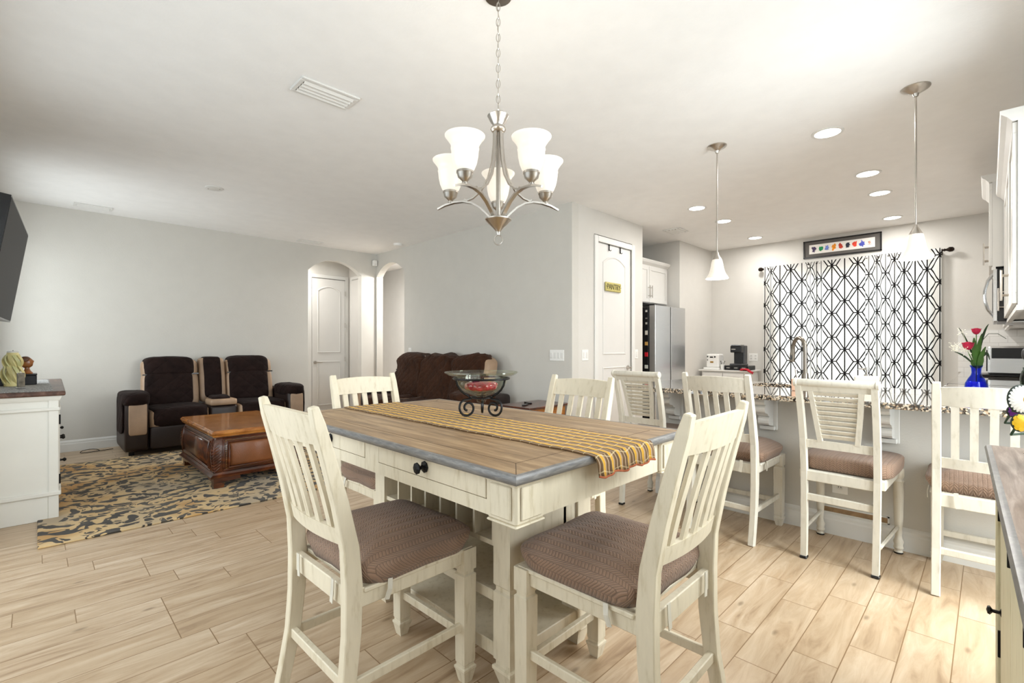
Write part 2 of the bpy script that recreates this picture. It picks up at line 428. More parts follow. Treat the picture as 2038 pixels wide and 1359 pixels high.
# ------------------------------------------------------------------ geometry helpers
class MB:
    def __init__(s): s.v = []; s.f = []; s.uv = None
    def add(s, vs, fs, T=None):
        b = len(s.v)
        for q in vs:
            q = Vector(q)
            s.v.append(T @ q if T is not None else q)
        for f in fs: s.f.append(tuple(b + i for i in f))
        return s
    def box(s, x0, x1, y0, y1, z0, z1, b=0.0, T=None, seg=1):
        if x1 < x0: x0, x1 = x1, x0
        if y1 < y0: y0, y1 = y1, y0
        if z1 < z0: z0, z1 = z1, z0
        b = min(b, 0.45 * min(x1 - x0, y1 - y0, z1 - z0))
        if b <= 0:
            return s.add([(x0, y0, z0), (x1, y0, z0), (x1, y1, z0), (x0, y1, z0), (x0, y0, z1), (x1, y0, z1), (x1, y1, z1), (x0, y1, z1)],
                         [(0, 3, 2, 1), (4, 5, 6, 7), (0, 1, 5, 4), (1, 2, 6, 5), (2, 3, 7, 6), (3, 0, 4, 7)], T)
        bm = bmesh.new()
        bmesh.ops.create_cube(bm, size=1.0)
        for v in bm.verts:
            v.co = Vector((x0 + (v.co.x + .5) * (x1 - x0), y0 + (v.co.y + .5) * (y1 - y0), z0 + (v.co.z + .5) * (z1 - z0)))
        bmesh.ops.bevel(bm, geom=bm.edges[:], offset=b, segments=seg, affect='EDGES', profile=0.5)
        bm.verts.index_update()
        vs = [v.co.copy() for v in bm.verts]; fs = [tuple(v.index for v in f.verts) for f in bm.faces]
        bm.free()
        return s.add(vs, fs, T)
    def loft(s, rings, caps=True, closed=False, T=None):
        n = len(rings[0]); vs = [p for r in rings for p in r]; fs = []
        m = len(rings)
        for i in range(m if closed else m - 1):
            j = (i + 1) % m
            for k in range(n):
                l = (k + 1) % n
                fs.append((i * n + k, i * n + l, j * n + l, j * n + k))
        if caps and not closed:
            fs.append(tuple(reversed(range(n)))); fs.append(tuple((m - 1) * n + k for k in range(n)))
        return s.add(vs, fs, T)
    def lathe(s, prof, seg=20, T=None, caps=True):
        rings = [[(max(r, 1e-5) * math.cos(2 * PI * k / seg), max(r, 1e-5) * math.sin(2 * PI * k / seg), z) for k in range(seg)] for r, z in prof]
        return s.loft(rings, caps, T=T)
    def tube(s, pts, r, seg=8, closed=False, T=None, flat=1.0, up=None):
        pts = [Vector(p) for p in pts]; n = len(pts); rings = []
        rr = r if isinstance(r, (list, tuple)) else [r] * n
        prev = None
        for i, p in enumerate(pts):
            if closed: d = (pts[(i + 1) % n] - pts[i - 1])
            else: d = pts[min(i + 1, n - 1)] - pts[max(i - 1, 0)]
            d.normalize()
            if prev is None:
                a = Vector(up) if up else (Vector((0, 0, 1)) if abs(d.z) < 0.9 else Vector((1, 0, 0)))
            else: a = prev
            a = a - d * a.dot(d)
            if a.length < 1e-6: a = Vector((1, 0, 0)) - d * d.x
            a.normalize(); b = d.cross(a); prev = a
            rings.append([p + (a * math.cos(2 * PI * k / seg) + b * math.sin(2 * PI * k / seg) * flat) * rr[i] for k in range(seg)])
        return s.loft(rings, True, closed, T=T)
    def strip(s, pts, w, t, up=(1, 0, 0), T=None):
        """rectangular bar along pts; w measured along 'up', t across"""
        pts = [Vector(p) for p in pts]; n = len(pts); rings = []; u = Vector(up)
        ww = w if isinstance(w, (list, tuple)) else [w] * n
        tt = t if isinstance(t, (list, tuple)) else [t] * n
        for i, p in enumerate(pts):
            d = (pts[min(i + 1, n - 1)] - pts[max(i - 1, 0)]).normalized()
            a = (u - d * u.dot(d)).normalized(); b = d.cross(a)
            rings.append([p + a * (ww[i] / 2) * i1 + b * (tt[i] / 2) * i2 for i1, i2 in ((1, 1), (1, -1), (-1, -1), (-1, 1))])
        return s.loft(rings, T=T)
    def prism(s, poly, axis, a0, a1, T=None):
        """extrude a 2D polygon along axis; poly is in the two remaining axes in order"""
        def mk(u, v, a): return (a, u, v) if axis == 'x' else ((u, a, v) if axis == 'y' else (u, v, a))
        n = len(poly)
        return s.add([mk(u, v, a0) for u, v in poly] + [mk(u, v, a1) for u, v in poly],
                     [tuple(reversed(range(n))), tuple(range(n, 2 * n))] + [(k, (k + 1) % n, n + (k + 1) % n, n + k) for k in range(n)], T)
    def puff(s, x0, x1, y0, y1, z0, z1, e=0.35, nu=28, nv=14, disp=None, T=None, ev=None):
        ev = ev or e
        cx, cy, cz = (x0 + x1) / 2, (y0 + y1) / 2, (z0 + z1) / 2
        hx, hy, hz = (x1 - x0) / 2, (y1 - y0) / 2, (z1 - z0) / 2
        def sp(t, q): return math.copysign(abs(t) ** q, t)
        rings = []
        for j in range(nv + 1):
            ph = -PI / 2 + PI * j / nv
            ring = []
            for k in range(nu):
                th = 2 * PI * k / nu
                q = Vector((sp(math.cos(ph), ev) * sp(math.cos(th), e) * hx + cx, sp(math.cos(ph), ev) * sp(math.sin(th), e) * hy + cy, sp(math.sin(ph), ev) * hz + cz))
                if disp: q = disp(q)
                ring.append(q)
            rings.append(ring)
        return s.loft(rings, T=T)
    def sphere(s, c, r, seg=12, T=None, sz=1.0):
        prof = [(r * math.cos(-PI / 2 + PI * j / (seg // 2)), c[2] + sz * r * math.sin(-PI / 2 + PI * j / (seg // 2))) for j in range(seg // 2 + 1)]
        TT = Matrix.Translation((c[0], c[1], 0))
        return s.lathe(prof, seg, T=(T @ TT) if T is not None else TT)

OFF = {}
def tag(o, label=None, cat=None, group=None, kind=None):
    if label: o['label'] = label
    if cat: o['category'] = cat
    if group: o['group'] = group
    if kind: o['kind'] = kind
    return o
def obj(name, mb, mat, parent=None, smooth=False, base=None, label=None):
    me = bpy.data.meshes.new(name)
    off = OFF.get(parent.name, Vector()) if parent is not None else (Vector(base) if base else Vector())
    me.from_pydata([v - off for v in mb.v], [], mb.f)
    if mb.uv:
        ul = me.uv_layers.new(name='UVMap')
        for l in me.loops: ul.data[l.index].uv = mb.uv[l.vertex_index]
    bm = bmesh.new(); bm.from_mesh(me)
    bmesh.ops.recalc_face_normals(bm, faces=bm.faces[:])
    bm.to_mesh(me); bm.free()
    me.update()
    mats = mat if isinstance(mat, list) else [mat]
    for q in mats: me.materials.append(q)
    if smooth:
        for p_ in me.polygons: p_.use_smooth = True
        if smooth != 2:
            try: me.set_sharp_from_angle(angle=math.radians(40))
            except Exception: pass
    o = bpy.data.objects.new(name, me)
    COL.objects.link(o)
    if parent is not None:
        o.parent = parent; OFF[o.name] = off
    elif base: o.location = base; OFF[o.name] = Vector(base)
    if label: o['label'] = label
    return o
def thing(name, label, cat, loc=(0, 0, 0), rz=0.0, group=None, world=False):
    o = bpy.data.objects.new(name, None); COL.objects.link(o)
    o.empty_display_size = 0.1
    o.location = loc; o.rotation_euler = (0, 0, rz)
    if world: OFF[o.name] = Vector(loc)
    return tag(o, label, cat, group)
def dup(root, loc=None, rz=None, label=None):
    r = root.copy(); COL.objects.link(r)
    if loc is not None: r.location = loc
    if rz is not None: r.rotation_euler = (0, 0, rz)
    if label: r['label'] = label
    def rec(a, b):
        for ch in [c for c in bpy.data.objects if c.parent == a]:
            q = ch.copy(); COL.objects.link(q); q.parent = b; rec(ch, q)
    rec(root, r)
    return r
def struct(name, mb, mat, parent=None, smooth=False):
    o = obj(name, mb, mat, parent, smooth)
    o['kind'] = 'structure'
    return o
def RZ(a, c=(0, 0, 0)): return Matrix.Translation(c) @ Matrix.Rotation(a, 4, 'Z')
# ================================================================== THE ROOM
XG, YF = 4.23, 7.606          # sofa wall, far wall
XW, YP = 8.12, 3.285          # window wall, pantry wall
YR, XL = -0.43, -0.45         # kitchen wall, left wall
struct('floor', MB().box(-0.6, 9.9, -0.6, 9.6, -0.1, 0), m_floor)
struct('ceiling', MB().box(-0.6, 8.4, -0.6, 9.6, H, H + 0.1), m_ceil)

def arch_top(mb, axis, a0, a1, u0, u1, zs, za, n=20):
    """the wall piece above an arched opening u0..u1"""
    pts = [(u0, H), (u1, H)]
    w = (u1 - u0) / 2; r = (w * w + (za - zs) ** 2) / (2 * (za - zs)); cz = za - r; c = (u0 + u1) / 2
    a = math.asin(w / r)
    for i in range(n + 1):
        t = a - 2 * a * i / n
        pts.append((c + r * math.sin(t), cz + r * math.cos(t)))
    return mb.prism(pts, axis, a0, a1)

# far wall with the first arch
w = MB().box(-0.6, 3.05, YF, YF + 0.12, 0, H).box(3.955, XG + 0.1, YF, YF + 0.12, 0, H)
# arch u is x for axis y
w.prism([(3.05, H), (3.955, H)] + [(3.5025 + 0.613 * math.sin(t), 2.44 + 0.2 - 0.613 + 0.613 * math.cos(t)) for t in [0.829 - 1.658 * i / 20 for i in range(21)]], 'y', YF, YF + 0.12)
struct('wall_far', w, m_wall)
# sofa wall with the second arch
w = MB().box(XG, XG + 0.12, YP, 6.70, 0, H).box(XG, XG + 0.12, 7.58, YF + 0.1, 0, H)
r2 = (0.44 ** 2 + 0.2 ** 2) / 0.4; a2 = math.asin(0.44 / r2)
w.prism([(6.70, H), (7.58, H)] + [(7.14 + r2 * math.sin(t), 2.645 - r2 + r2 * math.cos(t)) for t in [a2 - 2 * a2 * i / 20 for i in range(21)]], 'x', XG, XG + 0.12)
struct('wall_sofa', w, m_wall)
# pantry block: front face and end by the fridge
w = MB().box(XG + 0.12, 5.76, YP, YP + 0.12, 2.56, H).box(XG + 0.12, 4.655, YP, YP + 0.12, 0, 2.56).box(5.50, 5.76, YP, YP + 0.12, 0, 2.56)
w.box(5.66, 5.76, YP + 0.12, 4.22, 0, H)
struct('wall_pantry', w, m_wallw)
w = MB().box(5.66, 7.1, 4.22, 4.32, 0, H).box(6.94, 7.04, 3.33, 4.22, 0, H).box(7.04, XW, 3.33, 3.43, 0, H)
struct('wall_kitchen_end', w, m_wallw)
# window wall (sliding door opening behind the curtains)
w = MB().box(XW, XW + 0.15, -0.6, 0.52, 0, H).box(XW, XW + 0.15, 2.33, 3.43, 0, H).box(XW, XW + 0.15, 0.52, 2.33, 2.3, H)
struct('wall_window', w, m_wallw)
# kitchen wall, continuing behind the camera; its window and side door are added for light
w = MB().box(3.50, XW, YR - 0.12, YR, 0, H).box(2.3, 2.4, YR - 0.12, YR, 0, H).box(2.4, 3.5, YR - 0.12, YR, 2.35, H).box(-0.6, -0.3, YR - 0.12, YR, 0, H).box(-0.3, 2.3, YR - 0.12, YR, 0, 1.0).box(-0.3, 2.3, YR - 0.12, YR, 2.45, H)
struct('wall_right', w, m_wallw)
# left wall; its unseen patio door and living window are added for light
w = MB().box(XL - 0.12, XL, 4.2, 5.95, 0, H).box(XL - 0.12, XL, 7.25, YF, 0, H).box(XL - 0.12, XL, 5.95, 7.25, 0, .9).box(XL - 0.12, XL, 5.95, 7.25, 2.3, H).box(XL - 0.12, XL, YR, 1.1, 0, H).box(XL - 0.12, XL, 1.1, 4.2, 2.4, H)
struct('wall_left', w, m_wall)
# halls behind the arches
w = MB().box(2.3, 4.22, 8.42, 8.5, 0, H).box(2.3, 2.4, YF + 0.12, 8.42, 0, H)
struct('wall_vestibule', w, m_wallw)
struct('wall_vestibule_right', MB().box(4.13, 4.2, YF + 0.12, 8.42, 0, H), m_wallw)
w = MB().box(5.35, 5.45, 4.3, 9.5, 0, H).box(4.35, 5.4, 9.4, 9.5, 0, H).box(XG + .12, 5.4, 4.4, 4.5, 0, H)
struct('wall_hall', w, m_wallw)

# unseen lights added to brighten the two halls behind the arches
for (x_, y_, z_, e_) in ((3.0, 8.05, 2.7, 17), (4.85, 7.2, 2.7, 75)):
    l = bpy.data.lights.new('added_hall_light', 'AREA'); l.shape = 'DISK'; l.size = .25; l.energy = e_; l.color = (1, .97, .93)
    lo = bpy.data.objects.new('added_hall_light', l); lo.location = (x_, y_, z_); COL.objects.link(lo)

# baseboards
def baseboard(name, axis, a, b, f, sgn, hgt=0.133):
    """runs along axis from a to b on face coordinate f, standing out by sgn"""
    t = 0.016
    prof = [(f, 0), (f + sgn * t, 0), (f + sgn * t, hgt - 0.045), (f + sgn * 0.012, hgt - 0.035), (f + sgn * 0.012, hgt - 0.02), (f + sgn * 0.006, hgt - 0.008), (f, hgt)]
    mb = MB()
    mb.prism(prof, axis, a, b)   # prism 'y' takes (x, z); 'x' takes (y, z)
    return struct(name, mb, m_trim)
baseboard('baseboard_far', 'x', -0.45, 3.05, YF, -1)
baseboard('baseboard_far_corner', 'x', 3.955, XG, YF, -1)
baseboard('baseboard_sofa', 'y', YP, 6.70, XG, -1)
baseboard('baseboard_left', 'y', 4.2, YF, XL, 1)
baseboard('baseboard_pantry', 'x', XG, 4.65, YP, -1)
baseboard('baseboard_kitchen_end', 'x', 7.04, XW, 3.33, -1)
baseboard('baseboard_hall', 'y', 4.5, 9.4, 5.35, -1)

# windows; those out of view are added to let light in
def sliding(name, axis, f, a0, a1, z0, z1, n=2, d=0.12):
    fr = MB(); pn = MB()
    def bx(mb, u0, u1, v0, v1, p0, p1, b=0.004):
        if axis == 'x': mb.box(p0, p1, u0, u1, v0, v1, b)
        else: mb.box(u0, u1, p0, p1, v0, v1, b)
    bx(fr, a0, a0 + 0.05, z0, z1, f, f + d); bx(fr, a1 - 0.05, a1, z0, z1, f, f + d)
    bx(fr, a0, a1, z1 - 0.05, z1, f, f + d); bx(fr, a0, a1, z0, z0 + 0.04, f, f + d)
    for i in range(1, n): 
        c = a0 + (a1 - a0) * i / n
        bx(fr, c - 0.035, c + 0.035, z0, z1, f + d * .3, f + d * .7)
    o = struct(name, fr, m_trim)
    bx(pn, a0 + 0.05, a1 - 0.05, z0 + 0.04, z1 - 0.05, f + d * .48, f + d * .52, 0)
    obj('glass_pane', pn, m_pane, o)
    return o
sliding('window_1', 'x', XW + 0.02, 0.52, 2.33, 0.0, 2.3, 2)
sliding('added_window_2', 'x', XL - 0.12, 1.1, 4.2, 0.0, 2.4, 3)  # unseen patio door, added as a light opening
sliding('added_window_5', 'y', YR - 0.12, 2.4, 3.5, 0.0, 2.35, 1)  # unseen side door, put in to light the right floor
sliding('added_window_4', 'x', XL - 0.12, 5.95, 7.25, 0.9, 2.3, 2)  # unseen living room window, put in for the far wall's light
sliding('added_window_3', 'y', YR - 0.12, -0.3, 2.3, 1.0, 2.45, 3)  # unseen dining window, added for light from behind

# ---- panel doors with casing
def casing(mb, axis, f, sgn, a0, a1, z1, wd=0.07, t=0.018):
    def bx(u0, u1, v0, v1):
        p0, p1 = sorted((f, f + sgn * t))
        if axis == 'y': mb.box(u0, u1, p0, p1, v0, v1, 0.005)
        else: mb.box(p0, p1, u0, u1, v0, v1, 0.005)
    bx(a0 - wd, a0, 0, z1 + wd); bx(a1, a1 + wd, 0, z1 + wd); bx(a0, a1, z1, z1 + wd)
    return mb
def arch_panel(mb, u0, u1, z0, z1, rise, put, ins=0.022, dep=0.008):
    """a raised border following a panel with an arched top, drawn as two nested bars"""
    def outline(k):
        a, b, c, d = u0 + k, u1 - k, z0 + k, z1 - k
        pts = [(a, c), (b, c)]
        if rise:
            n = 12
            for i in range(n + 1):
                t = i / n
                pts.append((b - (b - a) * t, d - rise + rise * 4 * t * (1 - t) if 0 < t < 1 else d - rise))
        else: pts += [(b, d), (a, d)]
        return pts
    o0, o1 = outline(0), outline(ins)
    n = len(o0); prof = [(0.0, 0.0), (0.3, 1.0), (0.7, 1.0), (1.0, 0.0)]
    rings = []
    for i in range(n):
        rings.append([put(o0[i][0] * (1 - q) + o1[i][0] * q, o0[i][1] * (1 - q) + o1[i][1] * q, h_ * dep) for q, h_ in prof])
    mb.loft(rings, caps=False, closed=True)
def lever(parent, put, u, z, sgn, name='door_handle'):
    mb = MB()
    def disc(r, d0, d1, seg=16):
        mb.add([put(u + r * math.cos(2 * PI * k / seg), z + r * math.sin(2 * PI * k / seg), d) for d in (d0, d1) for k in range(seg)],
               [tuple(range(seg)), tuple(range(seg, 2 * seg))] + [(k, (k + 1) % seg, seg + (k + 1) % seg, seg + k) for k in range(seg)])
    disc(0.03, 0, 0.01); disc(0.011, 0.01, 0.05)
    mb.tube([put(u, z, 0.05), put(u + sgn * 0.04, z + 0.004, 0.052), put(u + sgn * 0.08, z - 0.002, 0.05), put(u + sgn * 0.115, z + 0.003, 0.046)], [0.01, 0.009, 0.008, 0.006])
    return obj(name, mb, m_nickel, parent, True)
def hinges(parent, put, u, zs):
    for z in zs:
        mb = MB(); mb.tube([put(u, z - 0.045, 0.008), put(u, z + 0.045, 0.008)], 0.007)
        obj('hinge', mb, m_nickel, parent, True)

# pantry door
put = lambda u, z, d: Vector((u, YP + 0.012 - d, z))
slab = MB().box(4.7215, 5.4735, YP + 0.012, YP + 0.05, 0.01, 2.4745, 0.001)
d1 = struct('door_1', slab, m_door)
pm = MB(); arch_panel(pm, 4.84, 5.355, 1.13, 2.34, 0.085, put); arch_panel(pm, 4.84, 5.355, 0.18, 0.98, 0, put)
obj('panel_moulding', pm, m_door, d1, True)
obj('door_casing', casing(MB(), 'y', YP, -1, 4.72, 5.475, 2.477), m_trim, d1)
hinges(d1, put, 4.722, (0.3, 1.08, 1.55, 2.28))
lever(d1, put, 5.41, 0.96, -1)
struct('trim_1', MB().box(4.655, 4.72, YP + .02, YP + .12, 0, 2.56).box(5.475, 5.50, YP + .02, YP + .12, 0, 2.56).box(4.72, 5.475, YP + .05, YP + .12, 2.477, 2.56), m_trim)
struct('door_gap_shade', MB().box(4.72, 5.475, YP + 0.06, YP + 0.1, 0, 2.477), m_gap)  # dark sheet behind the slab, painted-in shade for the door gaps

# far door behind the first arch
put = lambda u, z, d: Vector((u, 8.40 - d, z))
d2 = struct('door_2', MB().box(3.44, 4.045, 8.402, 8.42, 0.01, 2.44, 0.002), m_door)
pm = MB(); arch_panel(pm, 3.53, 3.955, 1.12, 2.31, 0.075, put); arch_panel(pm, 3.53, 3.955, 0.18, 0.97, 0, put)
obj('panel_moulding', pm, m_door, d2, True)
obj('door_casing', casing(MB(), 'y', 8.42, -1, 3.435, 4.05, 2.45, 0.065), m_trim, d2)
obj('door_gap', MB().box(3.435, 4.05, 8.404, 8.418, 2.441, 2.449), m_gap, d2)
lever(d2, put, 3.49, 0.95, 1); hinges(d2, put, 4.043, (0.3, 1.0, 1.62, 2.2))
# side door in the vestibule
put = lambda u, z, d: Vector((4.128 - d, u, z))
d3 = struct('door_3', MB().box(4.112, 4.13, 7.80, 8.28, 0.01, 2.44, 0.002), m_door)
obj('door_casing', casing(MB(), 'x', 4.13, -1, 7.795, 8.285, 2.45, 0.055), m_trim, d3)
lever(d3, put, 7.86, 0.95, 1, 'door_knob')

# ================================================================== SMALL THINGS ON WALLS AND CEILING
def plate(name, label, cat, axis, f, sgn, c, z, w, h, n=1, group=None, toggles=True):
    o = None
    def pt(u, v, d): return (f + sgn * d, u, v) if axis == 'x' else (u, f + sgn * d, v)
    mb = MB()
    def bx(mb, u0, u1, v0, v1, d0, d1, b=0.002):
        p0, p1 = sorted((f + sgn * d0, f + sgn * d1))
        if axis == 'x': mb.box(p0, p1, u0, u1, v0, v1, b)
        else: mb.box(u0, u1, p0, p1, v0, v1, b)
    bx(mb, c - w / 2, c + w / 2, z - h / 2, z + h / 2, 0, 0.006)
    base = pt(c, z, 0)
    o = obj(name, mb, m_white_p, None, base=base); tag(o, label, cat, group)
    for i in range(n):
        u = c - w / 2 + w * (i + .5) / n
        t = MB()
        if toggles:
            bx(t, u - 0.016, u + 0.016, z - 0.033, z + 0.033, 0.006, 0.010)
            obj('rocker', t, m_trim, o)
        else:
            for dz in (-0.022, 0.022):
                t = MB(); bx(t, u - 0.016, u + 0.016, z + dz - 0.015, z + dz + 0.015, 0.006, 0.009)
                s_ = obj('socket', t, m_trim, o)
                q = MB(); bx(q, u - 0.008, u - 0.005, z + dz - 0.004, z + dz + 0.006, 0.009, 0.0095, 0); bx(q, u + 0.005, u + 0.008, z + dz - 0.004, z + dz + 0.006, 0.009, 0.0095, 0)
                obj('socket_slot', q, m_blackp, s_)
    return o
plate('light_switch', 'wide white four-gang light switch plate on the grey wall right of the brown sofa', 'light switch', 'x', XG, -1, 3.50, 1.128, 0.21, 0.125, 4)
plate('light_switch', 'narrow white light switch above the left end of the brown covered sofa', 'light switch', 'x', XG, -1, 6.53, 1.15, 0.075, 0.12, 1)
plate('light_switch', 'white double light switch left of the pantry door', 'light switch', 'y', YP, -1, 4.47, 1.13, 0.12, 0.125, 2)
plate('light_switch', 'narrow white light switch between pantry door and refrigerator', 'light switch', 'y', YP, -1, 5.60, 1.13, 0.07, 0.12, 1)
plate('wall_outlet', 'white double outlet plate on kitchen wall behind the coffee maker', 'outlet', 'x', XW, -1, 2.66, 1.06, 0.13, 0.12, 2, toggles=False)

mb = MB().box(XG - 0.085, XG - 0.01, YF - 0.075, YF - 0.01, 2.63, 2.73, 0.012, seg=2)
s_ = tag(obj('motion_sensor', mb, m_white_p, None, True), 'small white motion sensor high in the corner between the two arches', 'sensor')
obj('sensor_lens', MB().box(XG - 0.07, XG - 0.03, YF - 0.08, YF - 0.07, 2.645, 2.675, 0.003), m_trim, s_)

def vent(label, cx, cy, lx, ly, n, along='x'):
    t = thing('ceiling_vent', label, 'air vent', (cx, cy, H), 0, None, True)
    fr = MB(); fw = 0.028
    fr.box(cx - lx / 2, cx + lx / 2, cy - ly / 2, cy - ly / 2 + fw, H - 0.012, H, 0.004).box(cx - lx / 2, cx + lx / 2, cy + ly / 2 - fw, cy + ly / 2, H - 0.012, H, 0.004)
    fr.box(cx - lx / 2, cx - lx / 2 + fw, cy - ly / 2 + fw, cy + ly / 2 - fw, H - 0.012, H, 0.004).box(cx + lx / 2 - fw, cx + lx / 2, cy - ly / 2 + fw, cy + ly / 2 - fw, H - 0.012, H, 0.004)
    obj('frame', fr, m_trim, t)
    obj('duct_opening', MB().box(cx - lx / 2 + fw, cx + lx / 2 - fw, cy - ly / 2 + fw, cy + ly / 2 - fw, H - 0.002, H), m_gap, t)
    for i in range(n):
        y = cy - ly / 2 + fw + (ly - 2 * fw) * (i + .5) / n
        T = Matrix.Translation((cx, y, H - 0.012)) @ Matrix.Rotation(math.radians(-35), 4, 'X')
        obj('louver', MB().box(-lx / 2 + fw, lx / 2 - fw, -0.013, 0.013, -0.002, 0.002, 0, T), m_trim, t)
    return t
vent('large white ceiling vent nearest the chandelier', 1.31, 2.99, 0.37, 0.21, 4)
vent('white ceiling vent at upper left above the wall with the double recliner', 0.473, 7.30, 0.34, 0.16, 3)
vent('white ceiling vent above the wall left of the arched doorway', 2.99, 7.38, 0.36, 0.16, 3)
vent('small white ceiling vent over the kitchen in front of the refrigerator', 6.30, 3.08, 0.30, 0.24, 4)
o = obj('ceiling_cover_plate', MB().lathe([(0.078, H), (0.078, H - 0.006), (0.07, H - 0.01), (0.0, H - 0.011)], 28, Matrix.Translation((1.288, 5.58, 0))), m_trim, None, True)
tag(o, 'flat round white cover plate on the living room ceiling', 'ceiling cover')
obj('screw', MB().lathe([(0.006, H - 0.014), (0.006, H - 0.010)], 8, Matrix.Translation((1.288 - .045, 5.58 + .03, 0))).lathe([(0.006, H - 0.014), (0.006, H - 0.010)], 8, Matrix.Translation((1.288 + .045, 5.58 - .03, 0))), m_nickel, o)
o = obj('smoke_detector', MB().lathe([(0.07, H), (0.07, H - 0.012), (0.06, H - 0.03), (0.03, H - 0.036), (0, H - 0.036)], 24, Matrix.Translation((4.03, 6.57, 0))), m_white_p, None, True)
tag(o, 'round white smoke detector on the ceiling above the second arch', 'smoke detector')

# recessed downlights
cans = [(4.232, 0.862, 'large round downlight nearest the camera, left of the right pendant'),
        (5.498, 0.80, 'round downlight second from the camera in the row nearest the wall cabinets'),
        (6.281, 0.811, 'round downlight third from the camera in the row nearest the wall cabinets'),
        (7.59, 0.854, 'round downlight nearest the window above the right side of the curtains'),
        (5.456, 2.407, 'round downlight left of the left pendant rod, nearest the pantry'),
        (6.266, 2.415, 'round downlight just behind the left pendant rod'),
        (7.55, 2.45, 'round downlight nearest the left end of the curtain rod')]
for i, (x, y, lb) in enumerate(cans):
    T = Matrix.Translation((x, y, 0))
    t = thing('downlight', lb, 'ceiling light', (x, y, H), 0, 'recessed kitchen downlights', True)
    obj('trim_ring', MB().lathe([(0.105, H), (0.105, H - 0.004), (0.098, H - 0.007), (0.085, H - 0.006), (0.085, H)], 28, T, caps=False), m_trim, t, True)
    obj('lens', MB().lathe([(0.086, H - 0.0035), (0.0, H - 0.0035)], 28, T, caps=False), m_can, t)
    l = bpy.data.lights.new('downlight_lamp', 'AREA'); l.shape = 'DISK'; l.size = 0.17; l.energy = 11; l.color = (1, 0.975, 0.94)
    lo = bpy.data.objects.new('downlight_lamp', l); lo.parent = t; lo.location = (0, 0, -0.012); COL.objects.link(lo)

# ---- PANTRY sign
t = thing('pantry_sign', 'gold painted wooden sign reading PANTRY hung on the pantry door', 'sign', (5.05, YP, 1.96), 0, None, True)
m_gold = M('aged_gold_paint', (188, 176, 104), 0.5, var=0.15, scale=20)
obj('board', MB().box(4.88, 5.22, YP - 0.012, YP + 0.006, 1.905, 2.015, 0.006), m_gold, t)
def text(name, body, size, T, mat, parent, ext=0.001, sx=1.0):
    cu = bpy.data.curves.new(name, 'FONT'); cu.body = body; cu.size = size; cu.extrude = ext
    cu.align_x = 'CENTER'; cu.align_y = 'CENTER'
    tmp = bpy.data.objects.new('tmp_text', cu); COL.objects.link(tmp)
    dg = bpy.context.evaluated_depsgraph_get(); dg.update()
    me = bpy.data.meshes.new_from_object(tmp.evaluated_get(dg))
    bpy.data.objects.remove(tmp); bpy.data.curves.remove(cu)
    me.transform(Matrix.Diagonal((sx, 1, 1, 1))); me.transform(T)
    off = OFF.get(parent.name, Vector()); me.transform(Matrix.Translation(-off))
    me.materials.clear(); me.materials.append(mat)
    o = bpy.data.objects.new(name, me); COL.objects.link(o); o.parent = parent; OFF[o.name] = off
    return o
text('lettering', '\u00b7PANTRY\u00b7', 0.096, Matrix.Translation((5.05, YP - 0.013, 1.958)) @ Matrix.Rotation(PI / 2, 4, 'X'), M('dark_olive_paint', (58, 50, 26), 0.6), t, 0.0015, 0.82)
for x in (4.97, 5.22):
    mb = MB().box(x - 0.012, x + 0.012, YP - 0.003, YP + 0.03, 2.470, 2.475).box(x - .006, x + .006, YP - 0.003, YP + 0.006, 2.40, 2.475)
    mb.tube([(x, YP, 2.41), (x, YP - 0.018, 2.395), (x, YP - 0.03, 2.405)], 0.004, 6)
    tag(obj('over_door_hook', mb, m_black, None, base=(x, YP, 2.42)), 'small black hook over the top of the pantry door, ' + ('left one' if x < 5.1 else 'right one'), 'hook', 'hooks over the pantry door')

# ---- framed picture over the curtains
t = thing('framed_picture', 'long dark framed print of nine small colourful figures above the curtains', 'picture', (XW, 1.49, 2.66), 0, None, True)
px0, px1, pz0, pz1 = 1.024, 1.956, 2.53, 2.788
fr = MB()
for a in ((px0, px1, pz0, pz0 + .018), (px0, px1, pz1 - .018, pz1), (px0, px0 + .018, pz0, pz1), (px1 - .018, px1, pz0, pz1)):
    fr.box(XW - 0.025, XW, a[0], a[1], a[2], a[3], 0.003)
obj('frame', fr, m_blackp, t)
obj('mat_board', MB().box(XW - 0.012, XW - 0.002, px0 + .015, px1 - .015, pz0 + .015, pz1 - .015), M('grey_mount', (92, 88, 84), 0.7), t)
obj('print', MB().box(XW - 0.014, XW - 0.010, px0 + .075, px1 - .075, pz0 + .062, pz1 - .062), M('print_paper', (236, 232, 226), 0.7, var=0.01), t)
fcols = [(70, 56, 90), (20, 140, 84), (110, 130, 200), (226, 140, 30), (190, 60, 40), (40, 44, 60), (222, 70, 50), (80, 90, 190), (200, 150, 130)]
for i, c in enumerate(fcols):
    yc = px1 - 0.135 - i * (px1 - px0 - 0.27) / 8
    mb = MB(); fx = XW - 0.0155; k = random.Random(i * 3 + 1)
    pts = []
    n = 14; r0 = 0.035 if i < 8 else 0.018
    for j in range(n):
        a = 2 * PI * j / n; rr = r0 * (0.55 + 0.75 * k.random())
        pts.append((yc + rr * math.cos(a) * 0.85, (pz0 + pz1) / 2 + rr * math.sin(a) * 1.25))
    mb.prism(pts, 'x', fx, fx + 0.001)
    mb.tube([(fx, yc + .02, 2.635), (fx, yc, 2.628), (fx, yc - .025, 2.638)], 0.0025, 5)
    obj('figure', mb, M('ink_%s' % ['violet', 'green', 'blue', 'orange', 'rust', 'navy', 'coral', 'indigo', 'blush'][i], c, 0.7, var=0.3, scale=40), t)
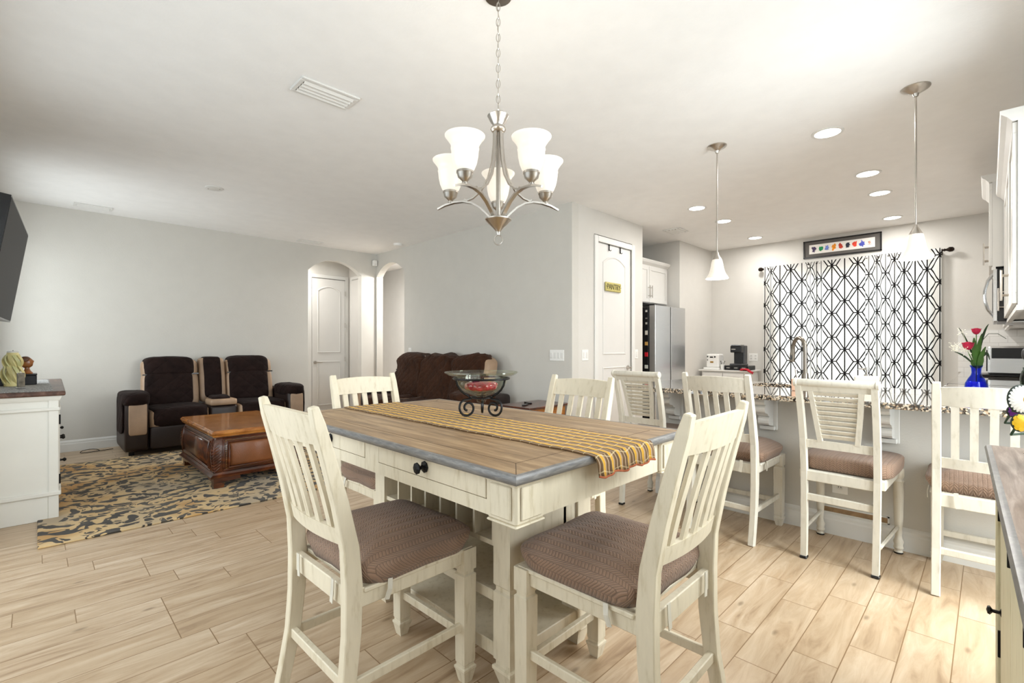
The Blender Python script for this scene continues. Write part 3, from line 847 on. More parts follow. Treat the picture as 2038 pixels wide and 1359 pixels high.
# ---- curtain rod and curtains
t = thing('curtain_rod', 'dark bronze curtain rod with faceted finials on the window wall', 'curtain rod', (XW - 0.08, 1.42, 2.435), 0, None, True)
xr = XW - 0.085; zr = 2.435
obj('rod', MB().tube([(xr, 0.40, zr), (xr, 2.46, zr)], 0.011), m_bronze, t, True)
for ye, sg in ((0.40, -1), (2.46, 1)):
    T = Matrix.Translation((xr, ye, zr)) @ Matrix.Rotation(-sg * PI / 2, 4, 'X')
    obj('finial', MB().lathe([(0.014, 0), (0.02, 0.01), (0.013, 0.02), (0.02, 0.035), (0.034, 0.055), (0.03, 0.085), (0.012, 0.10)], 6, T), m_bronze, t)
    obj('bracket', MB().box(xr - 0.006, XW, ye - sg * 0.03 - 0.006, ye - sg * 0.03 + 0.006, zr - 0.02, zr - 0.008).box(XW - 0.006, XW, ye - sg * .03 - .015, ye - sg * .03 + .015, zr - .05, zr + .03), m_bronze, t)
def curtain(label, y0, y1, fold, seed, amp=0.028, zb=0.06):
    """y1 > y0; cloth hangs from the rod; more fold = gathered"""
    k = random.Random(seed); nx = 120; nz = 26
    mb = MB(); mb.uv = []; L = 0; prev = None
    ph = k.random() * 6
    pos = []
    for i in range(nx + 1):
        t_ = i / nx; y = y0 + (y1 - y0) * t_
        a = fold(t_)
        x = a * math.sin(t_ * (y1 - y0) * 58 + ph) + 0.3 * a * math.sin(t_ * 41 + ph * 2)
        pos.append((x, y, a))
        if prev is not None: L += math.hypot(x - prev[0], y - prev[1]) if True else 0
        prev = (x, y); pos[-1] += (L,)
    for j in range(nz + 1):
        z = zr + 0.03 - (zr + 0.03 - zb) * j / nz
        s_ = min(1.0, 0.45 + 0.8 * j / nz)
        for (x, y, a, l_) in pos:
            xx = xr - 0.016 + x * s_ if j > 1 else xr - 0.016 + x * 0.25
            mb.v.append(Vector((min(xx, XW - 0.015), y, z))); mb.uv.append((l_ + seed * 0.05, z))
    for j in range(nz):
        for i in range(nx):
            a = j * (nx + 1) + i
            mb.f.append((a, a + 1, a + nx + 2, a + nx + 1))
    return tag(obj('curtain', mb, m_curtain, None, 2, base=(xr, (y0 + y1) / 2, zb)), label, 'curtain', 'lattice print curtains')
curtain('left white curtain with black star lattice print behind the faucet', 1.765, 2.47, lambda t: 0.034 if t > .82 else (0.038 if t < .2 else 0.008), 3)
curtain('wide middle white curtain with black star lattice print', 1.085, 1.76, lambda t: 0.008 if .16 < t < .9 else 0.034, 7)
curtain('right gathered white curtain with black star lattice print under the right pendant', 0.42, 1.08, lambda t: 0.03, 12)
# ---- TV
t = thing('television', 'large wall mounted black television at the left edge seen almost edge-on', 'television', (-0.12, 5.0, 1.8), 0, None, True)
A_, B_ = Vector((-0.105, 4.34, 2.18)), Vector((-0.042, 5.80, 2.18)); C_ = Vector((-0.149, 5.80, 1.43)); D_ = A_ + (C_ - B_)
nrm = (B_ - A_).cross(C_ - B_).normalized()
if nrm.x < 0: nrm = -nrm
def slab_q(mb, a, b, c, d, t0, t1):
    mb.add([p + nrm * t1 for p in (a, b, c, d)] + [p + nrm * t0 for p in (a, b, c, d)], [(0, 1, 2, 3), (7, 6, 5, 4), (0, 4, 5, 1), (1, 5, 6, 2), (2, 6, 7, 3), (3, 7, 4, 0)])
    return mb
obj('housing', slab_q(MB(), A_, B_, C_, D_, -0.055, 0.0), m_blackp, t)
eu = (B_ - A_).normalized() * 0.012; ev = (C_ - B_).normalized() * 0.012
obj('screen', slab_q(MB(), A_ + eu + ev, B_ - eu + ev, C_ - eu - ev, D_ + eu - ev, 0.0, 0.002), m_tv, t)
mc = (A_ + C_) / 2 - nrm * 0.055
obj('wall_bracket', MB().box(XL + .003, XL + 0.03, mc.y - .15, mc.y + .15, mc.z - .15, mc.z + .15, .003).tube([(XL + .02, mc.y, mc.z), tuple(mc)], 0.025), m_black, t)
# ---- Peninsula
struct('wall_peninsula', MB().box(3.70, 3.82, YR, 1.98, 0, 0.877), m_wall)
baseboard('baseboard_peninsula', 'y', YR, 1.98, 3.70, -1, 0.138)
g = MB(); zt, zb_ = 0.914, 0.879
sx0, sx1, sy0, sy1 = 4.05, 4.43, 0.72, 1.40
g.box(3.36, sx0, YR + 0.002, 2.09, zb_, zt, 0.006, seg=2).box(sx1, 4.60, YR + 0.002, 2.09, zb_, zt, 0.003)
g.box(sx0, sx1, YR + 0.002, sy0, zb_, zt).box(sx0, sx1, sy1, 2.09, zb_, zt)
tag(obj('granite_countertop', g, m_granite, None, False, base=(4.0, 0.8, zb_)), 'long speckled brown granite peninsula countertop with overhang above the stools', 'countertop')
sk = MB().box(sx0, sx0 + .01, sy0, sy1, .69, .878).box(sx1 - .01, sx1, sy0, sy1, .69, .878).box(sx0, sx1, sy0, sy0 + .01, .69, .878).box(sx0, sx1, sy1 - .01, sy1, .69, .878).box(sx0, sx1, sy0, sy1, .68, .69)
o = tag(obj('sink', sk, m_steel, None, base=(4.24, 1.06, .68)), 'stainless undermount sink set in the granite peninsula', 'sink')
obj('drain', MB().lathe([(.045, .6905), (.04, .694), (0, .692)], 18, Matrix.Translation((4.24, 1.06, 0))), m_chrome, o, True)
def cab_front(t, axis_x, face, u0, u1, z0, z1, n, mat, handle='bar', sgn=-1, hz=None):
    """shaker doors on a face; axis_x True: face is a y constant and u runs along x"""
    wd = (u1 - u0) / n
    for i in range(n):
        a, b = u0 + wd * i + 0.004, u0 + wd * (i + 1) - 0.004
        d = MB()
        def bx(mb, p, q, r, s_, d0, d1, bv=0.002):
            e0, e1 = sorted((face + sgn * d0, face + sgn * d1))
            if axis_x: mb.box(p, q, e0, e1, r, s_, bv)
            else: mb.box(e0, e1, p, q, r, s_, bv)
        rl = 0.055
        bx(d, a, b, z0, z0 + rl, 0, 0.02); bx(d, a, b, z1 - rl, z1, 0, 0.02); bx(d, a, a + rl, z0 + rl, z1 - rl, 0, 0.02); bx(d, b - rl, b, z0 + rl, z1 - rl, 0, 0.02)
        bx(d, a + rl, b - rl, z0 + rl, z1 - rl, 0, 0.012)
        do = obj('door', d, mat, t)
        hu = (b - 0.03) if i % 2 == 0 and n > 1 else a + 0.03
        hz_ = hz if hz else z0 + 0.14
        h = MB()
        if handle == 'bar':
            P_ = (lambda u, z, dd: (u, face + sgn * dd, z)) if axis_x else (lambda u, z, dd: (face + sgn * dd, u, z))
            h.tube([P_(hu, hz_ - 0.09, 0.052), P_(hu, hz_ + 0.09, 0.052)], 0.006)
            h.tube([P_(hu, hz_ - 0.06, 0.02), P_(hu, hz_ - 0.06, 0.052)], 0.005).tube([P_(hu, hz_ + 0.06, 0.02), P_(hu, hz_ + 0.06, 0.052)], 0.005)
            obj('handle', h, m_nickel, do, True)
bc = thing('base_cabinet', 'white base cabinets under the granite peninsula on the kitchen side', 'cabinet', (4.2, 0.8, 0), 0, None, True)
obj('body', MB().box(3.85, 4.55, 1.45, 1.96, 0.1, 0.877).box(3.85, 4.55, YR + .03, 0.66, 0.1, 0.877).box(3.85, 4.02, .66, 1.45, .1, .877).box(3.85, 4.55, .66, 1.45, .1, .66).box(3.85, 4.48, YR + .01, 1.96, 0, 0.1), m_cab, bc)
cab_front(bc, False, 4.55, 0.3, 1.95, 0.12, 0.86, 3, m_cab, sgn=1, hz=0.72)
# corbels
def corbel(y, label):
    t = thing('corbel', label, 'corbel', (3.70, y, 0.64), 0, 'white scroll corbels under the countertop', True)
    obj('backplate', MB().box(3.682, 3.70, y - 0.06, y + 0.06, 0.64, 0.876, 0.003), m_trim, t)
    prof = []
    # side silhouette in x (out) and z, S shape
    xs = [(0.0, 0.876), (0.19, 0.876), (0.20, 0.85), (0.185, 0.83)]
    for i in range(9):
        a = PI / 2 - PI * i / 8
        xs.append((0.15 + 0.035 * math.cos(a) , 0.80 + 0.03 * math.sin(a)))
    xs += [(0.125, 0.765), (0.10, 0.745)]
    for i in range(7):
        a = PI / 2 - PI * i / 6
        xs.append((0.07 + 0.032 * math.cos(a), 0.712 + 0.032 * math.sin(a)))
    xs += [(0.04, 0.675), (0.0, 0.668)]
    poly = [(3.682 - a, b) for a, b in xs]
    obj('scroll', MB().prism(poly, 'y', y - 0.035, y + 0.035), m_trim, t)
    obj('foot_plate', MB().box(3.655, 3.70, y - 0.05, y + 0.05, 0.64, 0.668, 0.004), m_trim, t)
corbel(1.80, 'white scroll corbel behind the leftmost louvered stool')
corbel(1.11, 'white scroll corbel between the slatted stool and the right louvered stool')
corbel(0.44, 'white scroll corbel right of the right louvered stool')
# outlet and bare vent strip low on the peninsula
plate('wall_outlet', 'white outlet plate low on the peninsula wall beneath the right louvered stool', 'outlet', 'x', 3.70, -1, 0.684, 0.337, 0.085, 0.13, 1, toggles=False)
t = thing('toe_vent', 'narrow bare wood strip with thin white frame just above the peninsula baseboard', 'vent', (3.70, 0.615, 0.16), 0, None, True)
fr = MB()
for a in ((.43, .80, .137, .144), (.43, .80, .176, .183), (.43, .438, .137, .183), (.792, .80, .137, .183)): fr.box(3.690, 3.70, a[0], a[1], a[2], a[3])
obj('frame', fr, m_trim, t)
obj('wood_strip', MB().box(3.696, 3.70, .438, .792, .144, .176), M('raw_wood', (150, 122, 90), 0.8, var=0.3, scale=20), t)
# ================================================================== DINING TABLE (rotated a little)
TA = 0.0
TC = Vector((1.325, 1.640, 0))          # centre of the top
t = thing('dining_table', 'counter-height cream table with brown oak top, drawers and open storage base', 'table', TC, TA)
HX, HY, TT = 0.475, 0.805, 0.900       # half sizes, top height
mb = MB()
mb.box(-HX, HX, -HY, HY, TT - 0.012, TT, 0.0)
# plank top with mitred border shown as separate boards
top = obj('tabletop', MB().box(-HX + 0.014, HX - 0.014, -HY + 0.014, HY - 0.014, TT - 0.03, TT, 0.004), m_top, t)
bd = MB()
for (a, b, c, d) in ((-HX + .10, -HX + .102, -HY + .10, HY - .10), (HX - .102, HX - .10, -HY + .10, HY - .10), (-HX + .10, HX - .10, -HY + .10, -HY + .102), (-HX + .10, HX - .10, HY - .102, HY - .10)):
    bd.box(a, b, c, d, TT - 0.001, TT + 0.0004)
for sx_ in (-1, 1):
    for sy_ in (-1, 1):
        bd.strip([(sx_ * (HX - .10), sy_ * (HY - .10), TT), (sx_ * (HX - .018), sy_ * (HY - .018), TT)], 0.0009, 0.002, up=(0, 0, 1))
obj('border_joint', bd, M('joint_line_brown', (84, 66, 48), 0.7), top)
# rounded grey edge moulding
prof = [(0.0, 0.0), (0.012, 0.0), (0.017, -0.005), (0.018, -0.013), (0.015, -0.021), (0.008, -0.027), (-0.01, -0.029), (-0.01, -0.002)]
rings = []
for sx_, sy_ in ((-1, -1), (1, -1), (1, 1), (-1, 1)):
    rings.append([Vector((sx_ * (HX - .016 + p_[0]), sy_ * (HY - .016 + p_[0]), TT + p_[1])) for p_ in prof])
obj('edge_moulding', MB().loft(rings, caps=False, closed=True), m_topedge, top, True)
AX, AY = HX - 0.045, HY - 0.045
az0, az1 = 0.757, TT - 0.027
ap = MB()
ap.box(-AX, -AX + .02, -AY + .02, AY - .02, az0, az0 + .042).box(AX - .02, AX, -AY + .02, AY - .02, az0, az1).box(-AX, AX, -AY, -AY + .02, az0, az1).box(-AX, AX, AY - .02, AY, az0, az1)
ap.box(-AX, -AX + .02, -AY + .02, -0.645, az0 + .042, az1).box(-AX, -AX + .02, -0.05, 0.05, az0 + .042, az1).box(-AX, -AX + .02, 0.645, AY - .02, az0 + .042, az1).box(-AX + .02, -AX + .03, -AY + .02, AY - .02, az0, az1)
obj('apron', ap, m_cream, t)
for (y0, y1) in ((-0.642, -0.053), (0.053, 0.642)):
    d = obj('drawer', MB().box(-AX - 0.002, -AX + .016, y0, y1, az0 + .044, az1, 0.002), m_cream, t)
    obj('drawer_gap', MB().box(-AX + 0.004, -AX + .018, y0 - .003, y1 + .003, az0 + .0415, az1), m_gap, d)
    T = Matrix.Translation((-AX - 0.002, (y0 + y1) / 2, (az0 + .044 + az1) / 2)) @ Matrix.Rotation(-PI / 2, 4, 'Y')
    obj('knob', MB().lathe([(0.019, 0), (0.019, 0.004), (0.008, 0.009), (0.006, 0.018), (0.012, 0.024), (0.019, 0.029), (0.019, 0.033), (0.01, 0.038), (0, 0.039)], 8, T), m_black, d)
for sx_ in (-1, 1):
    for sy_ in (-1, 1):
        x0, x1 = sorted((sx_ * (AX + .012), sx_ * (AX - .10))); y0, y1 = sorted((sy_ * (AY + .012), sy_ * (AY - .10)))
        c = MB().box(x0, x1, y0, y1, az0 - .002, az1, 0.006)
        # slim raised panels on the two outer faces and caps above and below
        c.box(sx_ * (AX + .012), sx_ * (AX + .018), y0 + .016, y1 - .016, az0 + .012, az1 - .016, 0.003)
        c.box(x0 + .016, x1 - .016, sy_ * (AY + .012), sy_ * (AY + .018), az0 + .012, az1 - .016, 0.003)
        c.box(x0 - (.006 if sx_ < 0 else 0), x1 + (.006 if sx_ > 0 else 0), y0 - (.006 if sy_ < 0 else 0), y1 + (.006 if sy_ > 0 else 0), az1 - .012, az1, 0.002)
        c.box(x0 - (.004 if sx_ < 0 else 0), x1 + (.004 if sx_ > 0 else 0), y0 - (.004 if sy_ < 0 else 0), y1 + (.004 if sy_ > 0 else 0), az0 - .007, az0, 0.003)
        obj('corner_block', c, m_cream, t)
# storage base (its own footprint inside the overhang), local coordinates
BX0, BX1, BY0, BY1 = -0.155, 0.32, -0.46, 0.47
def sq_leg(mb, cx, cy, prof):
    return mb.loft([[(cx + i * r, cy + j * r, z) for i, j in ((1, 1), (-1, 1), (-1, -1), (1, -1))] for z, r in prof])
LP = [(0, .024), (.012, .027), (.062, .042), (.068, .046), (.080, .046), (.084, .036), (.10, .036), (.104, .0425), (.30, .0425), (.345, .0425), (.352, .036), (.366, .036), (.373, .0425), (.44, .0425), (az0 + .01, .0425)]
for cx in (BX0 + .0425, BX1 - .0425):
    for cy in (BY0 + .0425, BY1 - .0425):
        obj('leg', sq_leg(MB(), cx, cy, LP), m_cream, t)
ix0, ix1, iy0, iy1 = BX0 + .012, BX1 - .012, BY0 + .012, BY1 - .012
cb = MB()
cb.box(ix0, ix1, iy0, iy0 + .018, .50, az0).box(ix0, ix1, iy1 - .018, iy1, .50, az0)                       # end panels
cb.box(ix0, ix1, iy0, iy1, .50, .518)                                                                      # cubby floor
cb.box(ix0 + .30, ix0 + .315, iy0, iy1, .50, az0)                                                          # cubby back
obj('storage_case', cb, m_cream, t)
for i in range(8):
    y = -0.359 + i * 0.107
    obj('divider', MB().box(ix0, ix0 + .30, y - .0055, y + .0055, .518, az0), m_cream, t)
bx_ = obj('small_drawer', MB().box(ix1 - .02, ix1 + .002, .02, .40, .54, .72, .003), m_cream, t)
obj('knob', MB().sphere((ix1 + .016, .21, .63), .014, 10), m_black, bx_, True)
obj('shelf', MB().box(ix0, ix1, iy0, iy1, .322, .338).box(ix0 - .004, ix0 + .02, iy0, iy1, .30, .34, .003), m_cream, t)
obj('shelf', MB().box(ix0, ix1, iy0, iy1, .135, .150).box(ix0 - .004, ix0 + .02, iy0, iy1, .10, .152, .003).box(ix0, ix1, iy0 - .004, iy0 + .016, .11, .152, .003), m_cream, t)
obj('back_panel', MB().box(ix1 - .03, ix1 - .018, iy0, iy1, .15, .50), m_cream, t)

# runner, lies along the table and hangs over the near end
def on_table(x, y, z=TT): return Matrix.Translation(TC) @ Matrix.Rotation(TA, 4, 'Z') @ Vector((x, y, z))
mb = MB(); mb.uv = []
path = []
y = HY - 0.012
Ls = 0
while y > -HY - 0.002: path.append((y, TT + 0.0035)); y -= 0.02
path += [(-HY - 0.010, TT + 0.001), (-HY - 0.016, TT - 0.008), (-HY - 0.020, TT - 0.022), (-HY - 0.022, TT - 0.04), (-HY - 0.023, TT - 0.057)]
nu = 30; W2 = 0.165
for j, (yy, zz) in enumerate(path):
    if j: Ls += math.hypot(yy - path[j - 1][0], zz - path[j - 1][1])
    for i in range(nu + 1):
        u = -W2 + 2 * W2 * i / nu
        wv = 0.0 if j < len(path) - 5 else (j - len(path) + 5) * 0.0022 * math.sin(u * 75)
        zc = zz + (0.0045 * math.sin(u * 60) if j == len(path) - 1 else 0)
        edge = 0.004 * math.sin(yy * 34)
        mb.v.append(Vector((u + edge + (0.012 * (0.6 - yy / 1.6)) , yy - abs(wv) , zc))); mb.uv.append((u + 1, Ls))
for j in range(len(path) - 1):
    for i in range(nu):
        a = j * (nu + 1) + i; mb.f.append((a, a + 1, a + nu + 2, a + nu + 1))
rn = obj('table_runner', mb, m_runner, None, True)
rn.location = TC; rn.rotation_euler = (0, 0, TA)
sm = rn.modifiers.new('thickness', 'SOLIDIFY'); sm.thickness = 0.004; sm.offset = 0
tag(rn, 'yellow and brown striped woven runner draped along the dining table', 'table runner')
hem = MB(); k0 = (len(path) - 1) * (nu + 1)
hem.tube([mb.v[k0 + i] + Vector((0, -0.001, -0.001)) for i in range(nu + 1)], 0.0035, 6)
obj('scalloped_hem', hem, M('rust_trim', (176, 98, 62), 0.85, var=0.2, scale=60), rn, True)

# footed glass bowl in an iron scroll stand
BC = Vector((1.435, 1.632, TT + 0.0065))
st = thing('bowl_stand', 'black wrought iron three-legged scroll stand on the yellow runner', 'stand', BC)
for k in range(3):
    a = math.radians(45 + 120 * k)
    prof = []
    for i in range(30):      # scroll at the foot
        f = i / 29; ang = -PI * 0.1 + f * 2.6 * PI; r = 0.011 + 0.031 * f
        prof.append((0.068 + r * math.cos(ang - 1.0), 0.046 + r * math.sin(ang - 1.0)))
    end = prof[-1]
    prof += [(end[0] - 0.012, end[1] + 0.012)]
    prof += [(0.052, 0.086), (0.064, 0.100), (0.085, 0.112), (0.104, 0.128), (0.118, 0.15), (0.124, 0.172)]
    obj('leg', MB().tube([(math.cos(a) * r, math.sin(a) * r, z) for r, z in prof], 0.0055, 6), m_black, st, True)
obj('ring', MB().tube([(0.126 * math.cos(2 * PI * i / 36), 0.126 * math.sin(2 * PI * i / 36), 0.176) for i in range(36)], 0.0048, 6, closed=True), m_black, st, True)
obj('base_ring', MB().tube([(0.050 * math.cos(2 * PI * i / 24), 0.050 * math.sin(2 * PI * i / 24), 0.090) for i in range(24)], 0.004, 6, closed=True), m_black, st, True)
bw = MB()
out_ = [(0.004, 0.064), (0.018, 0.068), (0.024, 0.080), (0.018, 0.092), (0.030, 0.098), (0.075, 0.112), (0.104, 0.135), (0.116, 0.160), (0.118, 0.184), (0.150, 0.192), (0.163, 0.200), (0.163, 0.206)]
inn_ = [(0.158, 0.2035), (0.148, 0.196), (0.114, 0.188), (0.112, 0.160), (0.100, 0.138), (0.072, 0.117), (0.03, 0.103), (0.0, 0.101)]
bw.lathe(out_ + inn_, 40)
bo = obj('glass_bowl', bw, m_bowl, None, True); bo.location = BC
tag(bo, 'clear glass bowl with wide rim sitting in the black scroll stand', 'bowl')
obj('glass_rim', MB().tube([(0.1645 * math.cos(2 * PI * i / 48), 0.1645 * math.sin(2 * PI * i / 48), 0.204) for i in range(48)], 0.003, 6, closed=True), m_bowl, bo, True)
m_cran = M('cranberry_glass', (150, 22, 46), 0.12, var=0.5, scale=30, coat=1.0)
ro = MB()
def wob(q): 
    a = math.atan2(q.y, q.x); return Vector((q.x * (1 + .06 * math.sin(a * 9 + q.z * 90)), q.y * (1 + .06 * math.sin(a * 9 + q.z * 90)), q.z))
ro.puff(-0.066, 0.066, -0.066, 0.066, 0.1165, 0.166, e=0.7, nu=40, nv=14, disp=wob)
r_ = obj('cranberry_dish', ro, m_cran, None, True); r_.location = BC
tag(r_, 'round fluted cranberry red dish inside the clear glass bowl', 'dish')
obj('petal', MB().puff(0.01, 0.045, -0.03, 0.0, 0.163, 0.172, e=0.9, nu=14, nv=6), M('yellow_petal', (226, 214, 90), 0.6), r_, True)
obj('petal', MB().puff(-0.05, -0.015, -0.02, 0.02, 0.163, 0.171, e=0.9, nu=14, nv=6), M('violet_petal', (112, 70, 140), 0.6), r_, True)

# ================================================================== SLATTED CHAIRS
BP = [(0, -.505), (.10, -.482), (.22, -.458), (.36, -.445), (.50, -.442), (.62, -.450), (.76, -.480), (.90, -.517), (1.0, -.545), (1.055, -.560)]
def by(z):
    for i in range(len(BP) - 1):
        if BP[i][0] <= z <= BP[i + 1][0]:
            f = (z - BP[i][0]) / (BP[i + 1][0] - BP[i][0]); return BP[i][1] * (1 - f) + BP[i + 1][1] * f
    return BP[-1][1]
def cushion(t, w0=0.247, y0=-.43, y1=.042, z0=.480, zt=.618, seed=1):
    k = Vector((seed * 3.1, seed * 1.7, 0))
    def dsp(q):
        n_ = noise.noise(q * 9 + k) * 0.008
        if q.z < z0 + .03: q.z = z0 + .012
        elif q.z > (z0 + zt) / 2: q.z -= .034 * min(1, 2 * (q.z - (z0 + zt) / 2) / (zt - z0) * 1.6) * min(1, max(abs(q.x) / w0, abs(q.y + .195) / .235)) ** 2.6
        q.x += n_; q.y += noise.noise(q * 8 + k * 2) * 0.008
        q.z += noise.noise(q * 14 + k) * .004
        return q
    c = MB().puff(-w0, w0, y0, y1, z0 - .004, zt, e=0.34, ev=.72, nu=56, nv=20, disp=dsp)
    o = obj('seat_cushion', c, m_cushion, t, 2)
    for sx_ in (-1, 1):
        obj('cushion_tie', MB().strip([(sx_ * .235, -.33, .50), (sx_ * .241, -.335, .47), (sx_ * .239, -.345, .44)], .016, .003, up=(0, 1, 0)), m_creamw, o)
        obj('cushion_tie', MB().strip([(sx_ * .13, by(.5) - .026, .51), (sx_ * .128, by(.46) - .026, .47), (sx_ * .122, by(.44) - .026, .435)], .018, .003, up=(1, 0, 0)), m_creamw, o)
    return o
def slat_chair(name, label, loc, rz, group, mat=None, seed=1):
    """local: front legs at y=0, seat faces +y"""
    mat = mat or m_cream
    t = thing(name, label, 'chair', loc, rz, group)
    HW = .208
    fl = [(0, .017), (.008, .019), (.045, .0265), (.050, .029), (.058, .029), (.061, .023), (.070, .023), (.074, .0255), (.20, .0265), (.395, .028), (.400, .022), (.410, .022), (.414, .0285), (.492, .0285)]
    for sx_ in (-1, 1):
        obj('front_leg', sq_leg(MB(), sx_ * HW, 0, fl), mat, t)
        pts = [(sx_ * (HW - .004 - .004 * min(1, z)), y_, z) for z, y_ in BP]
        dd = [.040, .042, .046, .052, .056, .050, .044, .038, .034, .022]
        w_ = [.036] * 9 + [.032]
        m_ = MB().strip(pts, w_, dd, up=(1, 0, 0))
        o = obj('back_post', m_, mat, t, False)
        bv = o.modifiers.new('bevel', 'BEVEL'); bv.width = 0.003; bv.segments = 1; bv.limit_method = 'ANGLE'
        # side rails
        obj('side_rail', MB().box(sx_ * HW - .011, sx_ * HW + .011, by(.46) + .02, -.02, .435, .494, .003), mat, t)
        obj('stretcher', MB().box(sx_ * HW - .009, sx_ * HW + .009, by(.2) + .012, -.018, .19, .222, .003), mat, t)
    obj('front_rail', MB().box(-HW + .02, HW - .02, -.011, .011, .435, .494, .003), mat, t)
    obj('back_rail', MB().box(-HW + .01, HW - .01, by(.46) - .012, by(.46) + .012, .430, .494, .003), mat, t)
    obj('stretcher', MB().box(-HW + .02, HW - .02, -.011, .011, .155, .187, .003), mat, t)
    obj('stretcher', MB().box(-HW + .01, HW - .01, by(.21) - .011, by(.21) + .011, .195, .228, .003), mat, t)
    obj('seat_board', MB().box(-HW - .02, HW + .02, by(.5) + .03, .02, .480, .494, .003), mat, t)
    def curved(zc, h, bow, th=.020):
        m_ = MB(); rings = []
        for i in range(13):
            f = i / 12; x = -HW + .012 + (2 * HW - .024) * f
            q = 4 * f * (1 - f)
            yb = by(zc) - bow * q
            hh = h / 2; cr = .010 * q if h > .07 else 0
            dz = by(zc + hh) - by(zc - hh)
            rings.append([(x, yb - th / 2 - dz / 2, zc - hh), (x, yb + th / 2 - dz / 2, zc - hh), (x, yb + th / 2 + dz / 2, zc + hh + cr), (x, yb - th / 2 + dz / 2, zc + hh + cr)])
        return m_.loft(rings)
    obj('crest_rail', curved(.985, .088, .026), mat, t)
    obj('lower_back_rail', curved(.652, .052, .020), mat, t)
    for i in range(5):
        x = (i - 2) * .0665; f = (x + HW) / (2 * HW); q = 4 * f * (1 - f)
        pts = [(x, by(z) - (.020 + .006 * (z - .65) / .3) * q, z) for z in (.665, .72, .78, .84, .90, .95)]
        obj('slat', MB().strip(pts, .030, .011, up=(1, 0, 0)), mat, t)
    cushion(t, seed=seed)
    return t
c1 = slat_chair('slatted_chair', 'cream slatted dining chair at lower left facing the table drawers', (1.115, 1.570, 0), math.radians(-90 + 1.0), 'slatted dining chairs around the table', seed=1)
def re_cushion(t, seed):
    """give a copied chair its own crumpled cushion"""
    for ch in [c for c in bpy.data.objects if c.parent == t and c.name.startswith('seat_cushion')]:
        me = ch.data.copy(); ch.data = me
        for v in me.vertices:
            n_ = noise.noise(v.co * 7 + Vector((seed * 5.3, 0, 0))) * 0.010
            if v.co.z > .51: v.co.z += n_ * .6
            v.co.x += n_ * .5
for loc, rz, lb, sd in (
    ((1.372, 1.102, 0), math.radians(1.0), 'cream slatted dining chair at lower right in front of the table end', 2),
    ((1.46, 2.20, 0), math.radians(180 + 1), 'cream slatted dining chair at the far left end of the table before the arched doors', 3),
    ((1.70, 1.672, 0), math.radians(90 + 1), 'cream slatted dining chair across the table, left of the far louvered stool', 4)):
    c = dup(c1, loc, rz, lb); re_cushion(c, sd)
# two more of the same family pushed up to the peninsula, in whitewashed paint
s2 = slat_chair('slatted_stool', 'whitewashed slatted stool at the peninsula between the two louvered stools', (3.625, 1.228, 0), math.radians(-90 - 1), 'slatted stools at the granite peninsula', mat=m_creamw, seed=5)
s4 = dup(s2, (3.655, 0.0, 0), math.radians(-90 + 2), 'whitewashed slatted stool at the right end of the peninsula below the blue vase'); re_cushion(s4, 6)

